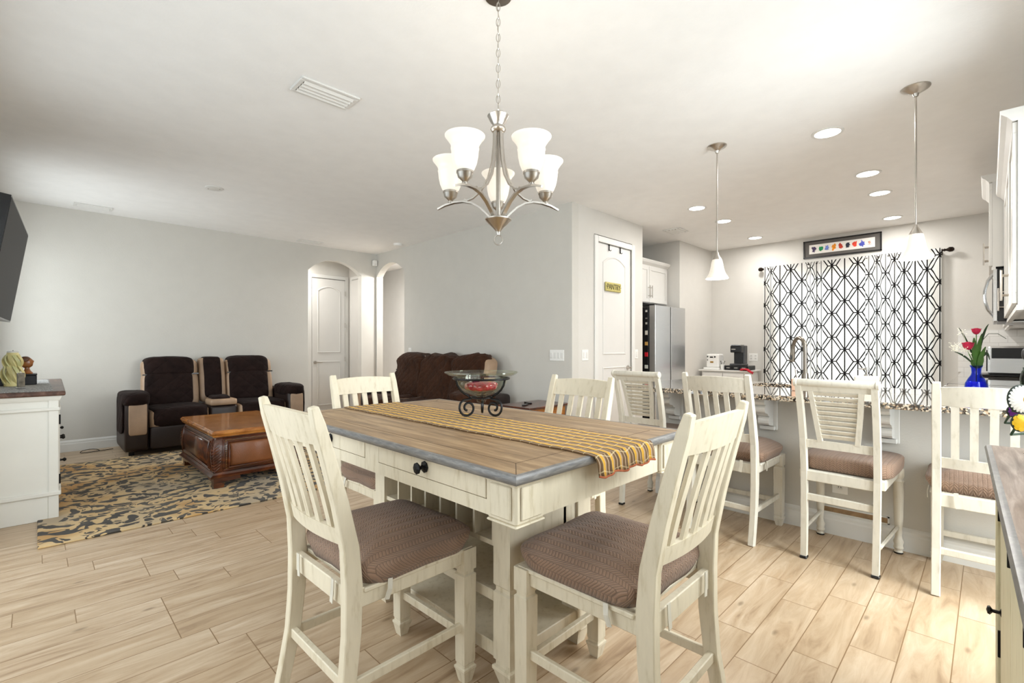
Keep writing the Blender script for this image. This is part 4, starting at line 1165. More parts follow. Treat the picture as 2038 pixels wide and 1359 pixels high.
# ================================================================== LOUVERED STOOLS
def louver_stool(name, label, loc, rz, seed=1):
    mat = m_creamw
    t = thing(name, label, 'chair', loc, rz, 'louvered stools at the granite peninsula')
    LBp = [(0, -.475), (.25, -.455), (.50, -.448), (.70, -.468), (.85, -.503), (1.02, -.555)]
    def ly(z):
        for i in range(len(LBp) - 1):
            if LBp[i][0] <= z <= LBp[i + 1][0]:
                f = (z - LBp[i][0]) / (LBp[i + 1][0] - LBp[i][0]); return LBp[i][1] * (1 - f) + LBp[i + 1][1] * f
        return LBp[-1][1]
    for sx_ in (-1, 1):
        pr = [(.018, 0), (.022, .01), (.018, .02), (.025, .035), (.020, .05), (.026, .07), (.018, .09), (.0165, .11), (.022, .2), (.026, .36), (.024, .42), (.028, .43), (.022, .445), (.028, .46), (.028, .505)]
        l_ = obj('front_leg', MB().lathe(pr, 16, Matrix.Translation((sx_ * .20, 0, 0))), mat, t, True)
        obj('foot_pad', MB().lathe([(.022, 0), (.024, .006), (.020, .012)], 14, Matrix.Translation((sx_ * .20, 0, 0))), m_blackp, l_, True)
        pts = [(sx_ * (.168 + .009 * min(z / 1.02, 1)), y_, z) for z, y_ in LBp]
        p_ = obj('back_post', MB().strip(pts, .030, [.034, .038, .042, .040, .036, .032], up=(1, 0, 0)), mat, t)
        obj('foot_pad', MB().box(sx_ * .168 - .019, sx_ * .168 + .019, -.497, -.455, 0, .016, .004), m_blackp, p_)
        obj('side_rail', MB().box(sx_ * .193 - .010, sx_ * .193 + .010, ly(.5) + .015, -.02, .455, .505, .003), mat, t)
        obj('stretcher', MB().tube([(sx_ * .180, ly(.16) + .01, .155), (sx_ * .196, 0, .155)], .011), mat, t, True)
    obj('front_rail', MB().box(-.18, .18, -.010, .010, .455, .505, .003), mat, t)
    obj('back_rail', MB().box(-.17, .17, ly(.48) - .012, ly(.48) + .012, .450, .508, .003), mat, t)
    obj('stretcher', MB().box(-.165, .165, ly(.36) - .010, ly(.36) + .010, .335, .375, .003), mat, t)
    obj('seat_board', MB().box(-.20, .20, ly(.5) + .02, .02, .495, .508, .003), mat, t)
    T = Matrix.Rotation(PI / 2, 4, 'Y'); yt = ly(1.02)
    pr = [(.020, -.200), (.024, -.196), (.024, -.184), (.020, -.180), (.0215, -.173), (.0215, .173), (.020, .180), (.024, .184), (.024, .196), (.020, .200)]
    obj('top_roll', MB().lathe(pr, 18, Matrix.Translation((0, yt, 1.024)) @ T), mat, t, True)
    def bar(z0, z1, x0, x1, th=.018, nm='rail'):
        return obj(nm, MB().add([(x, ly(z) + s * th / 2, z) for z in (z0, z1) for x, s in ((x0, -1), (x1, -1), (x1, 1), (x0, 1))],
                   [(0, 1, 2, 3), (4, 5, 6, 7), (0, 1, 5, 4), (1, 2, 6, 5), (2, 3, 7, 6), (3, 0, 4, 7)]), mat, t)
    bar(.975, 1.005, -.165, .165, nm='upper_back_rail'); bar(.645, .690, -.165, .165, nm='lower_back_rail')
    # tapered louvered splat
    for sx_ in (-1, 1):
        obj('splat_stile', MB().strip([(sx_ * .118, ly(.98), .98), (sx_ * .105, ly(.84), .84), (sx_ * .088, ly(.685), .685)], .024, .022, up=(1, 0, 0)), mat, t)
    n = 10
    for i in range(n):
        z = .705 + (i + .5) * (.272 / n)
        hw = .085 + (z - .69) * .10 
        ang = math.atan2(ly(z + .05) - ly(z - .05), .1)
        TT_ = Matrix.Translation((0, ly(z), z)) @ Matrix.Rotation(-ang + math.radians(28), 4, 'X')
        obj('louver', MB().box(-hw, hw, -.003, .003, -.0138, .0138, 0, TT_), mat, t)
    k = Vector((seed * 2.2, 0, 0))
    def dsp(q):
        q.x += noise.noise(q * 9 + k) * .008; q.y += noise.noise(q * 8 - k) * .008
        if q.z < .512: q.z = max(q.z, .505)
        return q
    c = obj('seat_cushion', MB().puff(-.215, .235, -.43, .045, .502, .60, e=0.36, nu=52, nv=16, disp=dsp), m_cushion, t, 2)
    return t
ls = louver_stool('louvered_stool', 'louvered back stool on black foot pads standing in front of the faucet', (3.635, 0.580, 0), math.radians(-90 - 1.5), 1)
dup(ls, (3.70, 1.84, 0), math.radians(-90 - 1.5), 'louvered back stool at the left end of the peninsula in front of the pantry door')

# ================================================================== CHANDELIER AND PENDANTS
CD = Vector((1.51, 1.60, 0)); zc = 1.697
t = thing('chandelier', 'brushed nickel five-light chandelier with frosted bell shades over the dining table', 'chandelier', (CD.x, CD.y, zc))
obj('bottom_ring', MB().tube([(0.020 * math.cos(2 * PI * i / 20) * .72, -0.020 * math.cos(2 * PI * i / 20) * .70, .022 + 0.022 * math.sin(2 * PI * i / 20)) for i in range(20)], .003, 6, closed=True), m_nickel, t, True)
obj('hub', MB().lathe([(.0, .042), (.007, .044), (.009, .056), (.012, .062), (.026, .078), (.048, .098), (.061, .112), (.061, .117), (.05, .122), (0, .124)], 28), m_nickel, t, True)
obj('center_column', MB().lathe([(.012, .12), (.010, .2), (.010, .53)], 12), m_nickel, t, True)
obj('top_cap', MB().lathe([(.02, .515), (.030, .52), (.036, .53), (.034, .538), (.026, .542), (.026, .552), (.036, .565), (.046, .585), (.050, .592), (.044, .598), (.015, .606), (.006, .610), (0, .612)], 28), m_nickel, t, True)
away = math.radians(46.7)
for k in range(5):
    a = away + math.radians(72 * k); ca, sa = math.cos(a), math.sin(a)
    P_ = lambda r, z: (ca * r, sa * r, z)
    up_ = (-sa, ca, 0)
    arm = [(.03, .118), (.055, .145), (.09, .178), (.13, .202), (.175, .213), (.22, .212), (.265, .203), (.305, .188)]
    ao = obj('arm', MB().strip([P_(r, z) for r, z in arm], [.018, .018, .018, .018, .018, .018, .016, .008], .008, up=up_), m_nickel, t, True)
    rod = [(.020, .53), (.022, .46), (.030, .38), (.050, .31), (.085, .255), (.125, .225), (.155, .216), (.165, .222)]
    obj('curved_rod', MB().strip([P_(r, z) for r, z in rod], .012, .007, up=up_), m_nickel, t, True)
    T = Matrix.Translation(P_(.2376, 0))
    obj('shade_holder', MB().lathe([(.0, .208), (.012, .209), (.012, .216), (.008, .220), (.016, .228), (.030, .240), (.034, .256), (.036, .258), (.036, .266), (.030, .270), (0, .270)], 24, T), m_nickel, t, True)
    sh = [(.030, .266), (.040, .275), (.050, .300), (.056, .328), (.058, .352), (.060, .360), (.058, .368), (.062, .380), (.074, .398), (.084, .410), (.085, .414), (.080, .413), (.070, .400), (.058, .380), (.054, .352), (.052, .328), (.046, .300), (.036, .277)]
    so = obj('lamp_shade', MB().lathe(sh, 32, T, caps=False), m_shade, t, True)
    obj('light_bulb', MB().sphere((0, 0, .335), .024, 12, T), m_bulb, so, True)
    l = bpy.data.lights.new('chandelier_lamp', 'POINT'); l.energy = .5; l.shadow_soft_size = .03; l.color = (1, .94, .85)
    lo = bpy.data.objects.new('chandelier_lamp', l); lo.parent = t; lo.location = P_(.2376, .402); COL.objects.link(lo)
ch = MB(); z = .612; i = 0
while z < H - zc - .05:
    T = Matrix.Translation((0, 0, z + .022)) @ Matrix.Rotation(i * PI / 2 + .8, 4, 'Z')
    ch.tube([(.0085 * math.cos(2 * PI * j / 14), 0, .021 * math.sin(2 * PI * j / 14)) for j in range(14)], .0019, 5, closed=True, T=T)
    z += .0355; i += 1
obj('chain', ch, m_nickel, t, True)
obj('cord', MB().tube([(.004 * math.sin(q * 1.9), .004 * math.cos(q * 1.7), .6 + q * (H - zc - .62) / 20) for q in range(21)], .0016, 5), m_nickel, t, True)
obj('canopy', MB().lathe([(.008, H - zc - .008), (.03, H - zc - .008), (.062, H - zc - .006), (.064, H - zc)], 24), m_nickel, t, True)

def pendant(x, y, label):
    t = thing('pendant_light', label, 'pendant light', (x, y, 1.775), 0, 'pendant lights over the peninsula')
    Hh = H - 1.775
    obj('canopy', MB().lathe([(.073, Hh), (.073, Hh - .006), (.066, Hh - .014), (.04, Hh - .028), (.018, Hh - .040), (.012, Hh - .058), (.0, Hh - .06)], 28), m_nickel, t, True)
    obj('rod', MB().lathe([(.0055, .20), (.0055, Hh - .05)], 10), m_nickel, t, True)
    obj('cap', MB().lathe([(.0, .215), (.010, .212), (.014, .195), (.026, .172), (.036, .152), (.038, .145), (.0, .143)], 24), m_nickel, t, True)
    sh = [(.036, .152), (.040, .140), (.044, .120), (.050, .085), (.058, .055), (.068, .032), (.082, .012), (.088, .0), (.083, .002), (.066, .030), (.055, .055), (.047, .085), (.041, .120), (.036, .140)]
    so = obj('lamp_shade', MB().lathe(sh, 32, caps=False), m_shade, t, True)
    obj('light_bulb', MB().sphere((0, 0, .085), .024, 12), m_bulb, so, True)
    l = bpy.data.lights.new('pendant_lamp', 'POINT'); l.energy = 12; l.shadow_soft_size = .03; l.color = (1, .95, .88)
    lo = bpy.data.objects.new('pendant_lamp', l); lo.parent = t; lo.location = (0, 0, .015); COL.objects.link(lo)
pendant(3.885, 1.548, 'left frosted bell pendant light hanging over the peninsula')
pendant(3.885, 0.322, 'right frosted bell pendant light hanging in front of the curtains')

# ================================================================== RECLINERS
def recliner_sofa(name, label, loc, rz, W, seats, mcover, seed=1, wr=0.010, hump=0.0, full=False, arm=0.22):
    """local: x 0..W, front at y=0, back toward +y; origin on the floor"""
    t = thing(name, label, 'sofa', loc, rz)
    D = .84
    def wrk(q, a=wr):
        n_ = noise.noise(q * 6 + Vector((seed, 0, 0))); n2 = noise.noise(q * 15 + Vector((0, seed, 0)))
        return q + Vector((n_ * a * .6, (n_ + n2 * .5) * a, (n_ * .8 + n2 * .4) * a))
    big = lambda q: wrk(q, wr)
    obj('base', MB().box(.02, W - .02, .10, D - .04, .05, .30, .02), m_dleather, t)
    for x in (.05, W - .09):
        for y in (.12, D - .12):
            obj('foot', MB().box(x, x + .05, y, y + .05, 0, .055, .004), m_blackp, t)
    for sx_ in (0, 1):
        x0, x1 = (0, arm) if sx_ == 0 else (W - arm, W)
        a = obj('arm', MB().puff(x0, x1, .0, D - .06, .05, .66, e=.16, nu=32, nv=12), m_dleather, t, 2)
        obj('front_panel', MB().puff(x0 + .035, x1 - .02, -.018, .03, .24, .60, e=.22, nu=24, nv=8), m_tan, a, 2)
        def arm_d(q, x0=x0, x1=x1):
            c = (x0 + x1) / 2
            if q.z < .60: q.x = c + (q.x - c) * 1.0
            return big(q)
        obj('arm_cover', MB().puff(x0 - .025, x1 + .02, -.03, D - .30, .56, .72, e=.45, nu=32, nv=12, disp=arm_d), mcover, a, 2)
        xo = x0 - .022 if sx_ == 0 else x1 + .004
        obj('cover_drop', MB().puff(xo, xo + .02, .04, D - .34, .26, .66, e=.3, nu=24, nv=10, disp=big), mcover, a, 2)
    x = arm
    for (w_, kind) in seats:
        x0, x1 = x, x + w_; x = x1
        if kind == 'seat':
            s_ = obj('seat', MB().puff(x0 + .004, x1 - .004, -.01, D - .22, .28, .51, e=.25, nu=36, nv=12), m_tan, t, 2)
            obj('seat_cover', MB().puff(x0 + .02, x1 - .015, -.035, D - .24, .30, .528, e=.28, nu=36, nv=14, disp=big), mcover, s_, 2)
            obj('footrest', MB().puff(x0 + .006, x1 - .006, -.015, .12, .07, .32, e=.16, nu=24, nv=10), m_dleather, s_, 2)
            def tilt(q, hm=hump, c=(x0 + x1) / 2, hw=w_ / 2):
                q.y += (q.z - .5) * .18
                if q.z > .8: q.z += hm * (1 - ((q.x - c) / hw) ** 2) - .02 * abs((q.x - c) / hw) ** 3
                return q
            b = obj('backrest', MB().puff(x0 + .004, x1 - .004, D - .34, D - .14, .44, .93, e=.3, nu=36, nv=14, disp=tilt), m_tan, t, 2)
            obj('headrest', MB().puff(x0 + .006, x1 - .006, D - .35, D - .12, .84, 1.085, e=.42, nu=36, nv=12, disp=tilt), m_tan, b, 2)
            obj('backrest_cover', MB().puff(x0 + (-.02 if full else .03), x1 - (-.02 if full and x1 < W - arm - .01 else .075), D - .385, D - .16, .50, .92, e=.26, nu=40, nv=16, disp=lambda q: big(tilt(q))), mcover, b, 2)
            obj('headrest_cover', MB().puff(x0 + (-.03 if full else .025), x1 - (-.03 if full and x1 < W - arm - .01 else .05), D - .385, D - .10, .80 if full else .86, 1.105, e=.38, nu=40, nv=14, disp=lambda q: big(tilt(q))), mcover, b, 2)
            obj('elastic_strap', MB().box(x0 + .01, x1 - .01, D - .345 + .065, D - .335 + .065, .875, .89), m_blackp, b)
        else:
            c = obj('console', MB().puff(x0 + .004, x1 - .004, .03, D - .24, .05, .50, e=.14, nu=28, nv=10), m_dleather, t, 2)
            obj('console_lid', MB().puff(x0 + .005, x1 - .005, .02, .34, .50, .575, e=.25, nu=28, nv=8), m_tan, c, 2)
            obj('lid_cover', MB().puff(x0 + .05, x1 - .05, .12, .42, .545, .61, e=.45, nu=24, nv=8, disp=big), mcover, c, 2)
            def tilt2(q): q.y += (q.z - .5) * .18; return q
            b = obj('center_back', MB().puff(x0 + .004, x1 - .004, D - .32, D - .14, .50, 1.08, e=.26, nu=28, nv=12, disp=tilt2), m_tan, t, 2)
            obj('center_back_cover', MB().puff(x0 + .05, x1 - .055, D - .35, D - .12, .56, 1.095, e=.24, nu=28, nv=14, disp=lambda q: big(tilt2(q))), mcover, b, 2)
    return t
recliner_sofa('reclining_sofa', 'double recliner with center console and dark quilted covers against the far grey wall', (.69, 6.69, 0), 0, 1.94,
              [(.60, 'seat'), (.31, 'console'), (.59, 'seat')], m_quilt, seed=2, arm=.22)
recliner_sofa('covered_sofa', 'loveseat under a rumpled brown microfibre cover behind the glass bowl', (3.33, 6.62, 0), -PI / 2, 2.50,
              [(.69, 'seat'), (.68, 'seat'), (.69, 'seat')], m_suede, seed=9, wr=.05, hump=.03, full=True, arm=.22)
cb = MB().tube([(0.45 + .06 * math.cos(a_) * 1.4, 7.40 + .055 * math.sin(a_) * .8, .006 + .02 * max(0, math.sin(a_))) for a_ in [i * PI / 8 for i in range(12)]] + [(.62, 7.40, .006), (.66, 7.42, .006)], .004, 6)
tag(obj('power_cord', cb, m_blackp, None, True), 'thin black cord looped on the floor left of the double recliner', 'cord')

# ================================================================== COFFEE TABLE (bombe chest)
t = thing('coffee_table', 'carved cherry bombe coffee table with embossed panel standing on the patterned rug', 'coffee table', (1.43, 5.28, .012), 0)
W, L = .74, 1.24
def rect_ring(hx, hy, z): return [(-hx, -hy, z), (hx, -hy, z), (hx, hy, z), (-hx, hy, z)]
hx, hy = W / 2, L / 2
tp = MB().loft([rect_ring(hx - .03, hy - .03, .430), rect_ring(hx - .012, hy - .012, .440), rect_ring(hx - .008, hy - .008, .452), rect_ring(hx, hy, .462), rect_ring(hx + .002, hy + .002, .472), rect_ring(hx - .004, hy - .004, .482), rect_ring(hx - .012, hy - .012, .486), rect_ring(hx - .016, hy - .016, .491)])
obj('tabletop', tp, m_cherrytop, t)
def bo(z):  # bombe bulge
    f = (z - .13) / .30
    return .032 - .022 * f + .030 * math.sin(PI * min(1, max(0, 1 - f)) ** 0.8)
prof = [(.130 + .30 * i / 14) for i in range(15)]
body = MB().loft([rect_ring(hx - .055 + bo(z), hy - .055 + bo(z), z) for z in prof])
bd_ = obj('body', body, m_cherry, t)
base = MB().loft([rect_ring(hx - .02, hy - .02, .085), rect_ring(hx + .008, hy + .008, .090), rect_ring(hx + .012, hy + .012, .105), rect_ring(hx - .005, hy - .005, .115), rect_ring(hx - .015, hy - .015, .132)])
obj('base_moulding', base, m_cherry, t)
for sx_ in (-1, 1):
    for sy_ in (-1, 1):
        f = MB()
        cx, cy = sx_ * (hx - .02), sy_ * (hy - .02)
        f.prism([(cx, 0), (cx - sx_ * .075, 0), (cx - sx_ * .08, .03), (cx - sx_ * .06, .045), (cx - sx_ * .20, .055), (cx - sx_ * .205, .075), (cx - sx_ * .19, .088), (cx, .088)], 'y', *sorted((cy, cy - sy_ * .05)))
        f.prism([(cy - sy_ * .002, 0.001), (cy - sy_ * .075, 0.001), (cy - sy_ * .08, .03), (cy - sy_ * .06, .045), (cy - sy_ * .20, .055), (cy - sy_ * .205, .075), (cy - sy_ * .19, .087), (cy - sy_ * .002, .087)], 'x', *sorted((cx + sx_ * .002, cx - sx_ * .048)))
        obj('bracket_foot', f, m_cherry, t)
        # carved acanthus leaf down each corner
        cv = MB()
        for i in range(9):
            z = .15 + .026 * i; b_ = bo(z); wdt = .028 + .018 * math.sin(PI * (i + .5) / 9)
            X_, Y_ = sx_ * (hx - .055 + b_), sy_ * (hy - .055 + b_)
            cv.tube([(X_ - sx_ * .004, Y_, z - .01), (X_ - sx_ * wdt * .6, Y_ + sy_ * .006, z + .006), (X_ - sx_ * (wdt * 1.35), Y_ + sy_ * .003, z + .026)], [.007, .006, .003], 6)
            cv.tube([(X_, Y_ - sy_ * .004, z - .01), (X_ + sx_ * .006, Y_ - sy_ * wdt * .6, z + .006), (X_ + sx_ * .003, Y_ - sy_ * (wdt * 1.35), z + .026)], [.007, .006, .003], 6)
        obj('carved_corner', cv, m_cherry, bd_, True)
def panel(face, c, half, sgn):
    """embossed panel bowed with the body; face 'y' or 'x'"""
    zs = [.168, .20, .25, .30, .35, .395]
    def q(u, z, d):
        b_ = (hy if face == 'y' else hx) - .055 + bo(z) + d
        return (u, sgn * b_, z) if face == 'y' else (sgn * b_, u, z)
    m1 = MB(); vs = []; fs = []
    for z in zs: vs += [q(c - half + .045, z, .006), q(c + half - .045, z, .006)]
    for i in range(len(zs) - 1): fs.append((2 * i, 2 * i + 1, 2 * i + 3, 2 * i + 2))
    m1.add(vs, fs)
    p_ = obj('embossed_panel', m1, m_panel if face == 'y' else m_cherry, bd_, True)
    sm_ = p_.modifiers.new('thickness', 'SOLIDIFY'); sm_.thickness = .006
    fr = MB(); z0, z1 = .150, .412
    col = [q(c - half, z, .006) for z in [z0] + zs + [z1]]
    fr.tube(col + [q(c + half, z, .006) for z in reversed([z0] + zs + [z1])], .008, 6, closed=True)
    col = [q(c - half + .04, z, .008) for z in [z0 + .02] + zs[1:-1] + [z1 - .025]]
    fr.tube(col + [q(c + half - .04, z, .008) for z in reversed([z0 + .02] + zs[1:-1] + [z1 - .025])], .011, 6, closed=True)
    obj('panel_frame', fr, m_cherry, p_, True)
    if face == 'y':
        be = MB(); n = 48
        for i in range(n):
            for z in (z0 + .012, z1 - .010):
                be.sphere(q(c - half + .02 + (2 * half - .04) * i / (n - 1), z, .010), .0045, 6)
        for i in range(16):
            for u in (c - half + .018, c + half - .018):
                be.sphere(q(u, z0 + .015 + (z1 - z0 - .03) * i / 15, .010), .0045, 6)
        be_ = obj('bead_trim', be, M('brass_beads', (150, 108, 60), .35, .6), p_, True)
panel('y', 0, hx - .09, -1); panel('y', 0, hx - .09, 1); panel('x', 0, hy - .09, -1); panel('x', 0, hy - .09, 1)

# rug
tag(obj('area_rug', MB().box(0.01, 3.25, 4.06, 6.735, 0, .012, .004), m_rug, None, base=(1.6, 5.4, 0)), 'patterned damask area rug in gold, grey and charcoal under the coffee table', 'rug')

# end table beside the covered sofa
t = thing('end_table', 'low cherry wood end table beside the brown covered sofa', 'side table', (3.88, 3.54, 0), 0)
obj('tabletop', MB().box(-.33, .33, -.23, .23, .575, .60, .006), m_cherry, t)
obj('apron', MB().box(-.30, .30, -.20, .20, .47, .575, .004), m_cherrytop, t)
for sx_ in (-1, 1):
    for sy_ in (-1, 1): obj('leg', sq_leg(MB(), sx_ * .28, sy_ * .18, [(0, .018), (.47, .024)]), m_cherry, t)
for i, (x, y, a_) in enumerate(((3.70, 3.50, .4), (3.85, 3.60, 1.3))):
    tag(obj('remote_control', MB().box(-.06, .06, -.018, .018, 0, .014, .005, Matrix.Translation((x, y, .60)) @ Matrix.Rotation(a_, 4, 'Z')), m_blackp, None, base=(x, y, .60)),
        ('small black remote on the end table, left one' , 'small black remote on the end table, right one')[i], 'remote', 'remotes on the end table')
# ================================================================== REFRIGERATOR AND CABINET ABOVE
t = thing('refrigerator', 'stainless side-by-side refrigerator in the alcove beside the pantry', 'refrigerator', (6.42, 3.6, 0), 0, None, True)
fx0, fx1, fy = 5.98, 6.885, 3.215
obj('body', MB().box(fx0, fx1, fy + .105, 4.10, .02, 1.775, .004), m_blackp, t)
for (a, b, n) in ((fx0, 6.415, 'freezer_door'), (6.445, fx1, 'refrigerator_door')):
    d = obj(n, MB().box(a, b, fy, fy + .095, .08, 1.80, .006), m_steel, t)
obj('handle_channel', MB().box(6.415, 6.445, fy + .02, fy + .09, .08, 1.80), m_blackp, t)
obj('hinge_cover', MB().box(fx0, fx0 + .08, fy + .02, fy + .16, 1.80, 1.815, .003), m_blackp, t)
obj('toe_grille', MB().box(fx0 + .01, fx1 - .01, fy + .04, fy + .1, .0, .08), m_blackp, t)
mcols = [((200, 196, 188), 1.72, .03, .03), ((120, 116, 110), 1.62, .03, .02), ((176, 172, 166), 1.55, .028, .03), ((214, 208, 196), 1.42, .04, .06), ((206, 160, 84), 1.27, .045, .05), ((208, 22, 40), 1.12, .05, .06), ((210, 214, 204), .95, .05, .05), ((188, 198, 186), .86, .05, .04)]
for i, (c, z, w_, h_) in enumerate(mcols):
    y = fy + .135
    o = obj('refrigerator_magnet', MB().box(fx0 - .006, fx0, y - w_ / 2, y + w_ / 2, z - h_ / 2, z + h_ / 2, .002), M('magnet_%s' % ['silver', 'grey', 'pewter', 'ivory', 'amber', 'red', 'mint', 'sage'][i], c, .6), None, base=(fx0, y, z))
    tag(o, ['silver round magnet at the top of the refrigerator side', 'grey magnet second from the top on the refrigerator side', 'pewter magnet third from the top on the refrigerator side',
            'ivory tag magnet on the upper refrigerator side', 'amber magnet halfway down the refrigerator side', 'bright red magnet on the refrigerator side', 'pale mint magnet below the red one', 'sage magnet lowest on the refrigerator side'][i], 'magnet', 'magnets on the refrigerator side')
t = thing('wall_cabinet', 'white two-door wall cabinet over the refrigerator', 'cabinet', (6.35, 3.85, 1.865), 0, None, True)
obj('body', MB().box(5.77, 6.93, 3.53, 4.20, 1.865, 2.45), m_cab, t)
cab_front(t, True, 3.53, 5.80, 6.90, 1.875, 2.40, 2, m_cab, hz=2.03)
obj('crown', MB().prism([(3.53, 2.42), (3.49, 2.455), (3.475, 2.485), (3.475, 2.495), (4.2, 2.495), (4.2, 2.42)], 'x', 5.765, 6.935), m_cab, t)

# ================================================================== COFFEE CORNER
t = thing('coffee_cabinet', 'small white cabinet in the kitchen corner under the coffee maker', 'cabinet', (7.8, 2.92, 0), 0, None, True)
obj('top', MB().box(7.49, 8.10, 2.54, 3.28, .845, .866, .004), m_cab, t)
obj('body', MB().box(7.53, 8.09, 2.58, 3.24, 0.0, .845, .003), m_cab, t)
cab_front(t, False, 7.53, 2.60, 3.22, .06, .82, 2, m_cab, hz=.62)
# white canister-like espresso machine
zt_ = .866
t = thing('espresso_machine', 'squat white retro coffee machine left of the black coffee maker', 'coffee machine', (7.7, 3.12, zt_), 0, None, True)
obj('body', MB().box(7.62, 7.82, 3.01, 3.21, zt_ + .03, zt_ + .245, .02, seg=2), m_white_p, t)
obj('tray', MB().box(7.58, 7.84, 3.00, 3.24, zt_, zt_ + .03, .006), m_white_p, t)
for (y, z, r) in ((3.185, .205, .010), (3.07, .20, .012), (3.185, .15, .008)):
    obj('knob', MB().lathe([(r, 0), (r, .012), (0, .013)], 12, Matrix.Translation((7.62, y, zt_ + z)) @ Matrix.Rotation(-PI / 2, 4, 'Y')), m_blackp, t)
obj('display', MB().box(7.617, 7.62, 3.10, 3.15, zt_ + .185, zt_ + .205), m_blackp, t)
obj('badge', MB().box(7.616, 7.62, 3.095, 3.145, zt_ + .105, zt_ + .13), M('badge_ochre', (150, 112, 40), .5, var=.4, scale=60), t)
t = thing('creamer_cup', 'small white cup of stirrers between the two coffee machines', 'cup', (7.66, 2.965, zt_), 0, None, True)
T = Matrix.Translation((7.66, 2.965, zt_))
obj('cup', MB().lathe([(.026, 0), (.034, .085), (.032, .085), (.024, .006), (0, .006)], 18, T), m_white_p, t, True)
for i in range(4):
    a_ = i * 1.7; obj('stirrer', MB().tube([(7.66, 2.965, zt_ + .01), (7.66 + .02 * math.cos(a_), 2.965 + .03 * math.sin(a_), zt_ + .13)], .003, 5).sphere((7.66 + .02 * math.cos(a_), 2.965 + .03 * math.sin(a_), zt_ + .13), .008, 8), [m_white_p, m_blackp][i % 2], t)
t = thing('pod_drawer', 'flat black coffee pod drawer under the coffee maker', 'drawer box', (7.68, 2.72, zt_), 0, None, True)
obj('housing', MB().box(7.58, 7.90, 2.56, 2.915, zt_, zt_ + .07, .008), m_blackp, t)
for i in range(3):
    y = 2.62 + i * .115
    d = obj('drawer_front', MB().box(7.572, 7.58, y - .05, y + .05, zt_ + .008, zt_ + .062, .003), m_blackp, t)
    obj('label_plate', MB().box(7.569, 7.573, y - .025, y + .025, zt_ + .03, zt_ + .042), m_nickel, d)
zp = zt_ + .07
t = thing('coffee_maker', 'tall black and steel single-serve coffee maker on the pod drawer', 'coffee maker', (7.72, 2.74, zp), 0, None, True)
m_gun = M('gunmetal', (84, 84, 86), .3, .8, var=.1)
obj('tower', MB().box(7.72, 7.86, 2.66, 2.82, zp + .02, zp + .31, .015, seg=2), m_gun, t)
obj('brew_head', MB().box(7.60, 7.73, 2.665, 2.83, zp + .20, zp + .305, .012, seg=2), m_blackp, t)
obj('chrome_lid', MB().box(7.60, 7.75, 2.67, 2.825, zp + .305, zp + .325, .006), m_chrome, t)
obj('drip_base', MB().box(7.59, 7.87, 2.655, 2.835, zp, zp + .03, .006), m_gun, t)
obj('water_tank', MB().box(7.70, 7.722, 2.675, 2.805, zp + .03, zp + .20), m_blackp, t)
obj('badge', MB().box(7.597, 7.60, 2.75, 2.81, zp + .245, zp + .258), m_nickel, t)
mb = MB(); 
for i in range(9):
    for j in range(9):
        mb.v.append(Vector((7.465 + .10 * i / 8, 2.48 + .16 * j / 8, .878 + .014 * math.sin(i * 1.1) * math.cos(j * 1.3) - .05 * max(0, (3 - j)) / 3)))
for i in range(8):
    for j in range(8): mb.f.append((i * 9 + j, i * 9 + j + 1, (i + 1) * 9 + j + 1, (i + 1) * 9 + j))
o = obj('dish_towel', mb, m_redcloth, None, 2, base=(7.55, 2.55, .87)); s_ = o.modifiers.new('thickness', 'SOLIDIFY'); s_.thickness = .012
tag(o, 'crumpled red dish towel on the corner of the coffee cabinet', 'towel')

# ================================================================== KITCHEN WALL RUN
def upper(label, x0, x1, z0, z1, yf, n, hz, name='wall_cabinet', crown=True):
    t = thing(name, label, 'cabinet', ((x0 + x1) / 2, YR, z0), 0, None, True)
    obj('body', MB().box(x0, x1, YR + .002, yf - .02, z0, z1), m_cab, t)
    cab_front(t, True, yf - .02, x0 + .004, x1 - .004, z0 + .01, z1 - .06, n, m_cab, hz=hz, sgn=1)
    if crown:
        obj('crown', MB().prism([(YR + .002, z1 - .055), (yf, z1 - .055), (yf + .018, z1 - .03), (yf + .04, z1 - .01), (yf + .045, z1 + .01), (YR + .003, z1 + .01)], 'x', x0 - .003, x1 + .003), m_cab, t)
    obj('light_rail', MB().box(x0, x1, yf - .04, yf - .015, z0 - .025, z0), m_cab, t)
    return t
upper('white wall cabinets along the right edge of the picture nearest the camera', 3.55, 5.44, 1.44, 2.44, -.085, 3, 1.60)
upper('tall white wall cabinet over the microwave with its own crown', 5.46, 6.24, 1.87, 2.61, .0, 2, 2.03)
upper('white wall cabinets between the microwave and the window wall', 6.26, 8.09, 1.44, 2.44, -.115, 3, 1.60)
t = thing('microwave', 'stainless and black over-range microwave with bowed handle', 'microwave', (5.85, -.2, 1.43), 0, None, True)
obj('body', MB().box(5.465, 6.235, YR + .002, -.05, 1.43, 1.855, .004), m_blackp, t)
obj('door', MB().box(5.465, 6.235, -.05, -.025, 1.43, 1.855, .004), m_steel, t)
obj('door_window', MB().box(5.70, 6.18, -.025, -.022, 1.49, 1.80), m_tv, t)
obj('handle', MB().tube([(5.55, -.025, 1.48), (5.55, .005, 1.53), (5.55, .022, 1.60), (5.55, .026, 1.65), (5.55, .022, 1.70), (5.55, .005, 1.77), (5.55, -.025, 1.82)], .011), m_chrome, t, True)
obj('grease_filter', MB().box(5.50, 6.20, -.38, -.10, 1.42, 1.43), m_steel, t)
def lower(label, x0, x1, n):
    t = thing('base_cabinet', label, 'cabinet', ((x0 + x1) / 2, -.1, 0), 0, None, True)
    obj('body', MB().box(x0, x1, YR + .018, .20, .1, .877).box(x0, x1, YR + .018, .13, 0, .1), m_cab, t)
    cab_front(t, True, .20, x0 + .004, x1 - .004, .12, .86, n, m_cab, sgn=1, hz=.72)
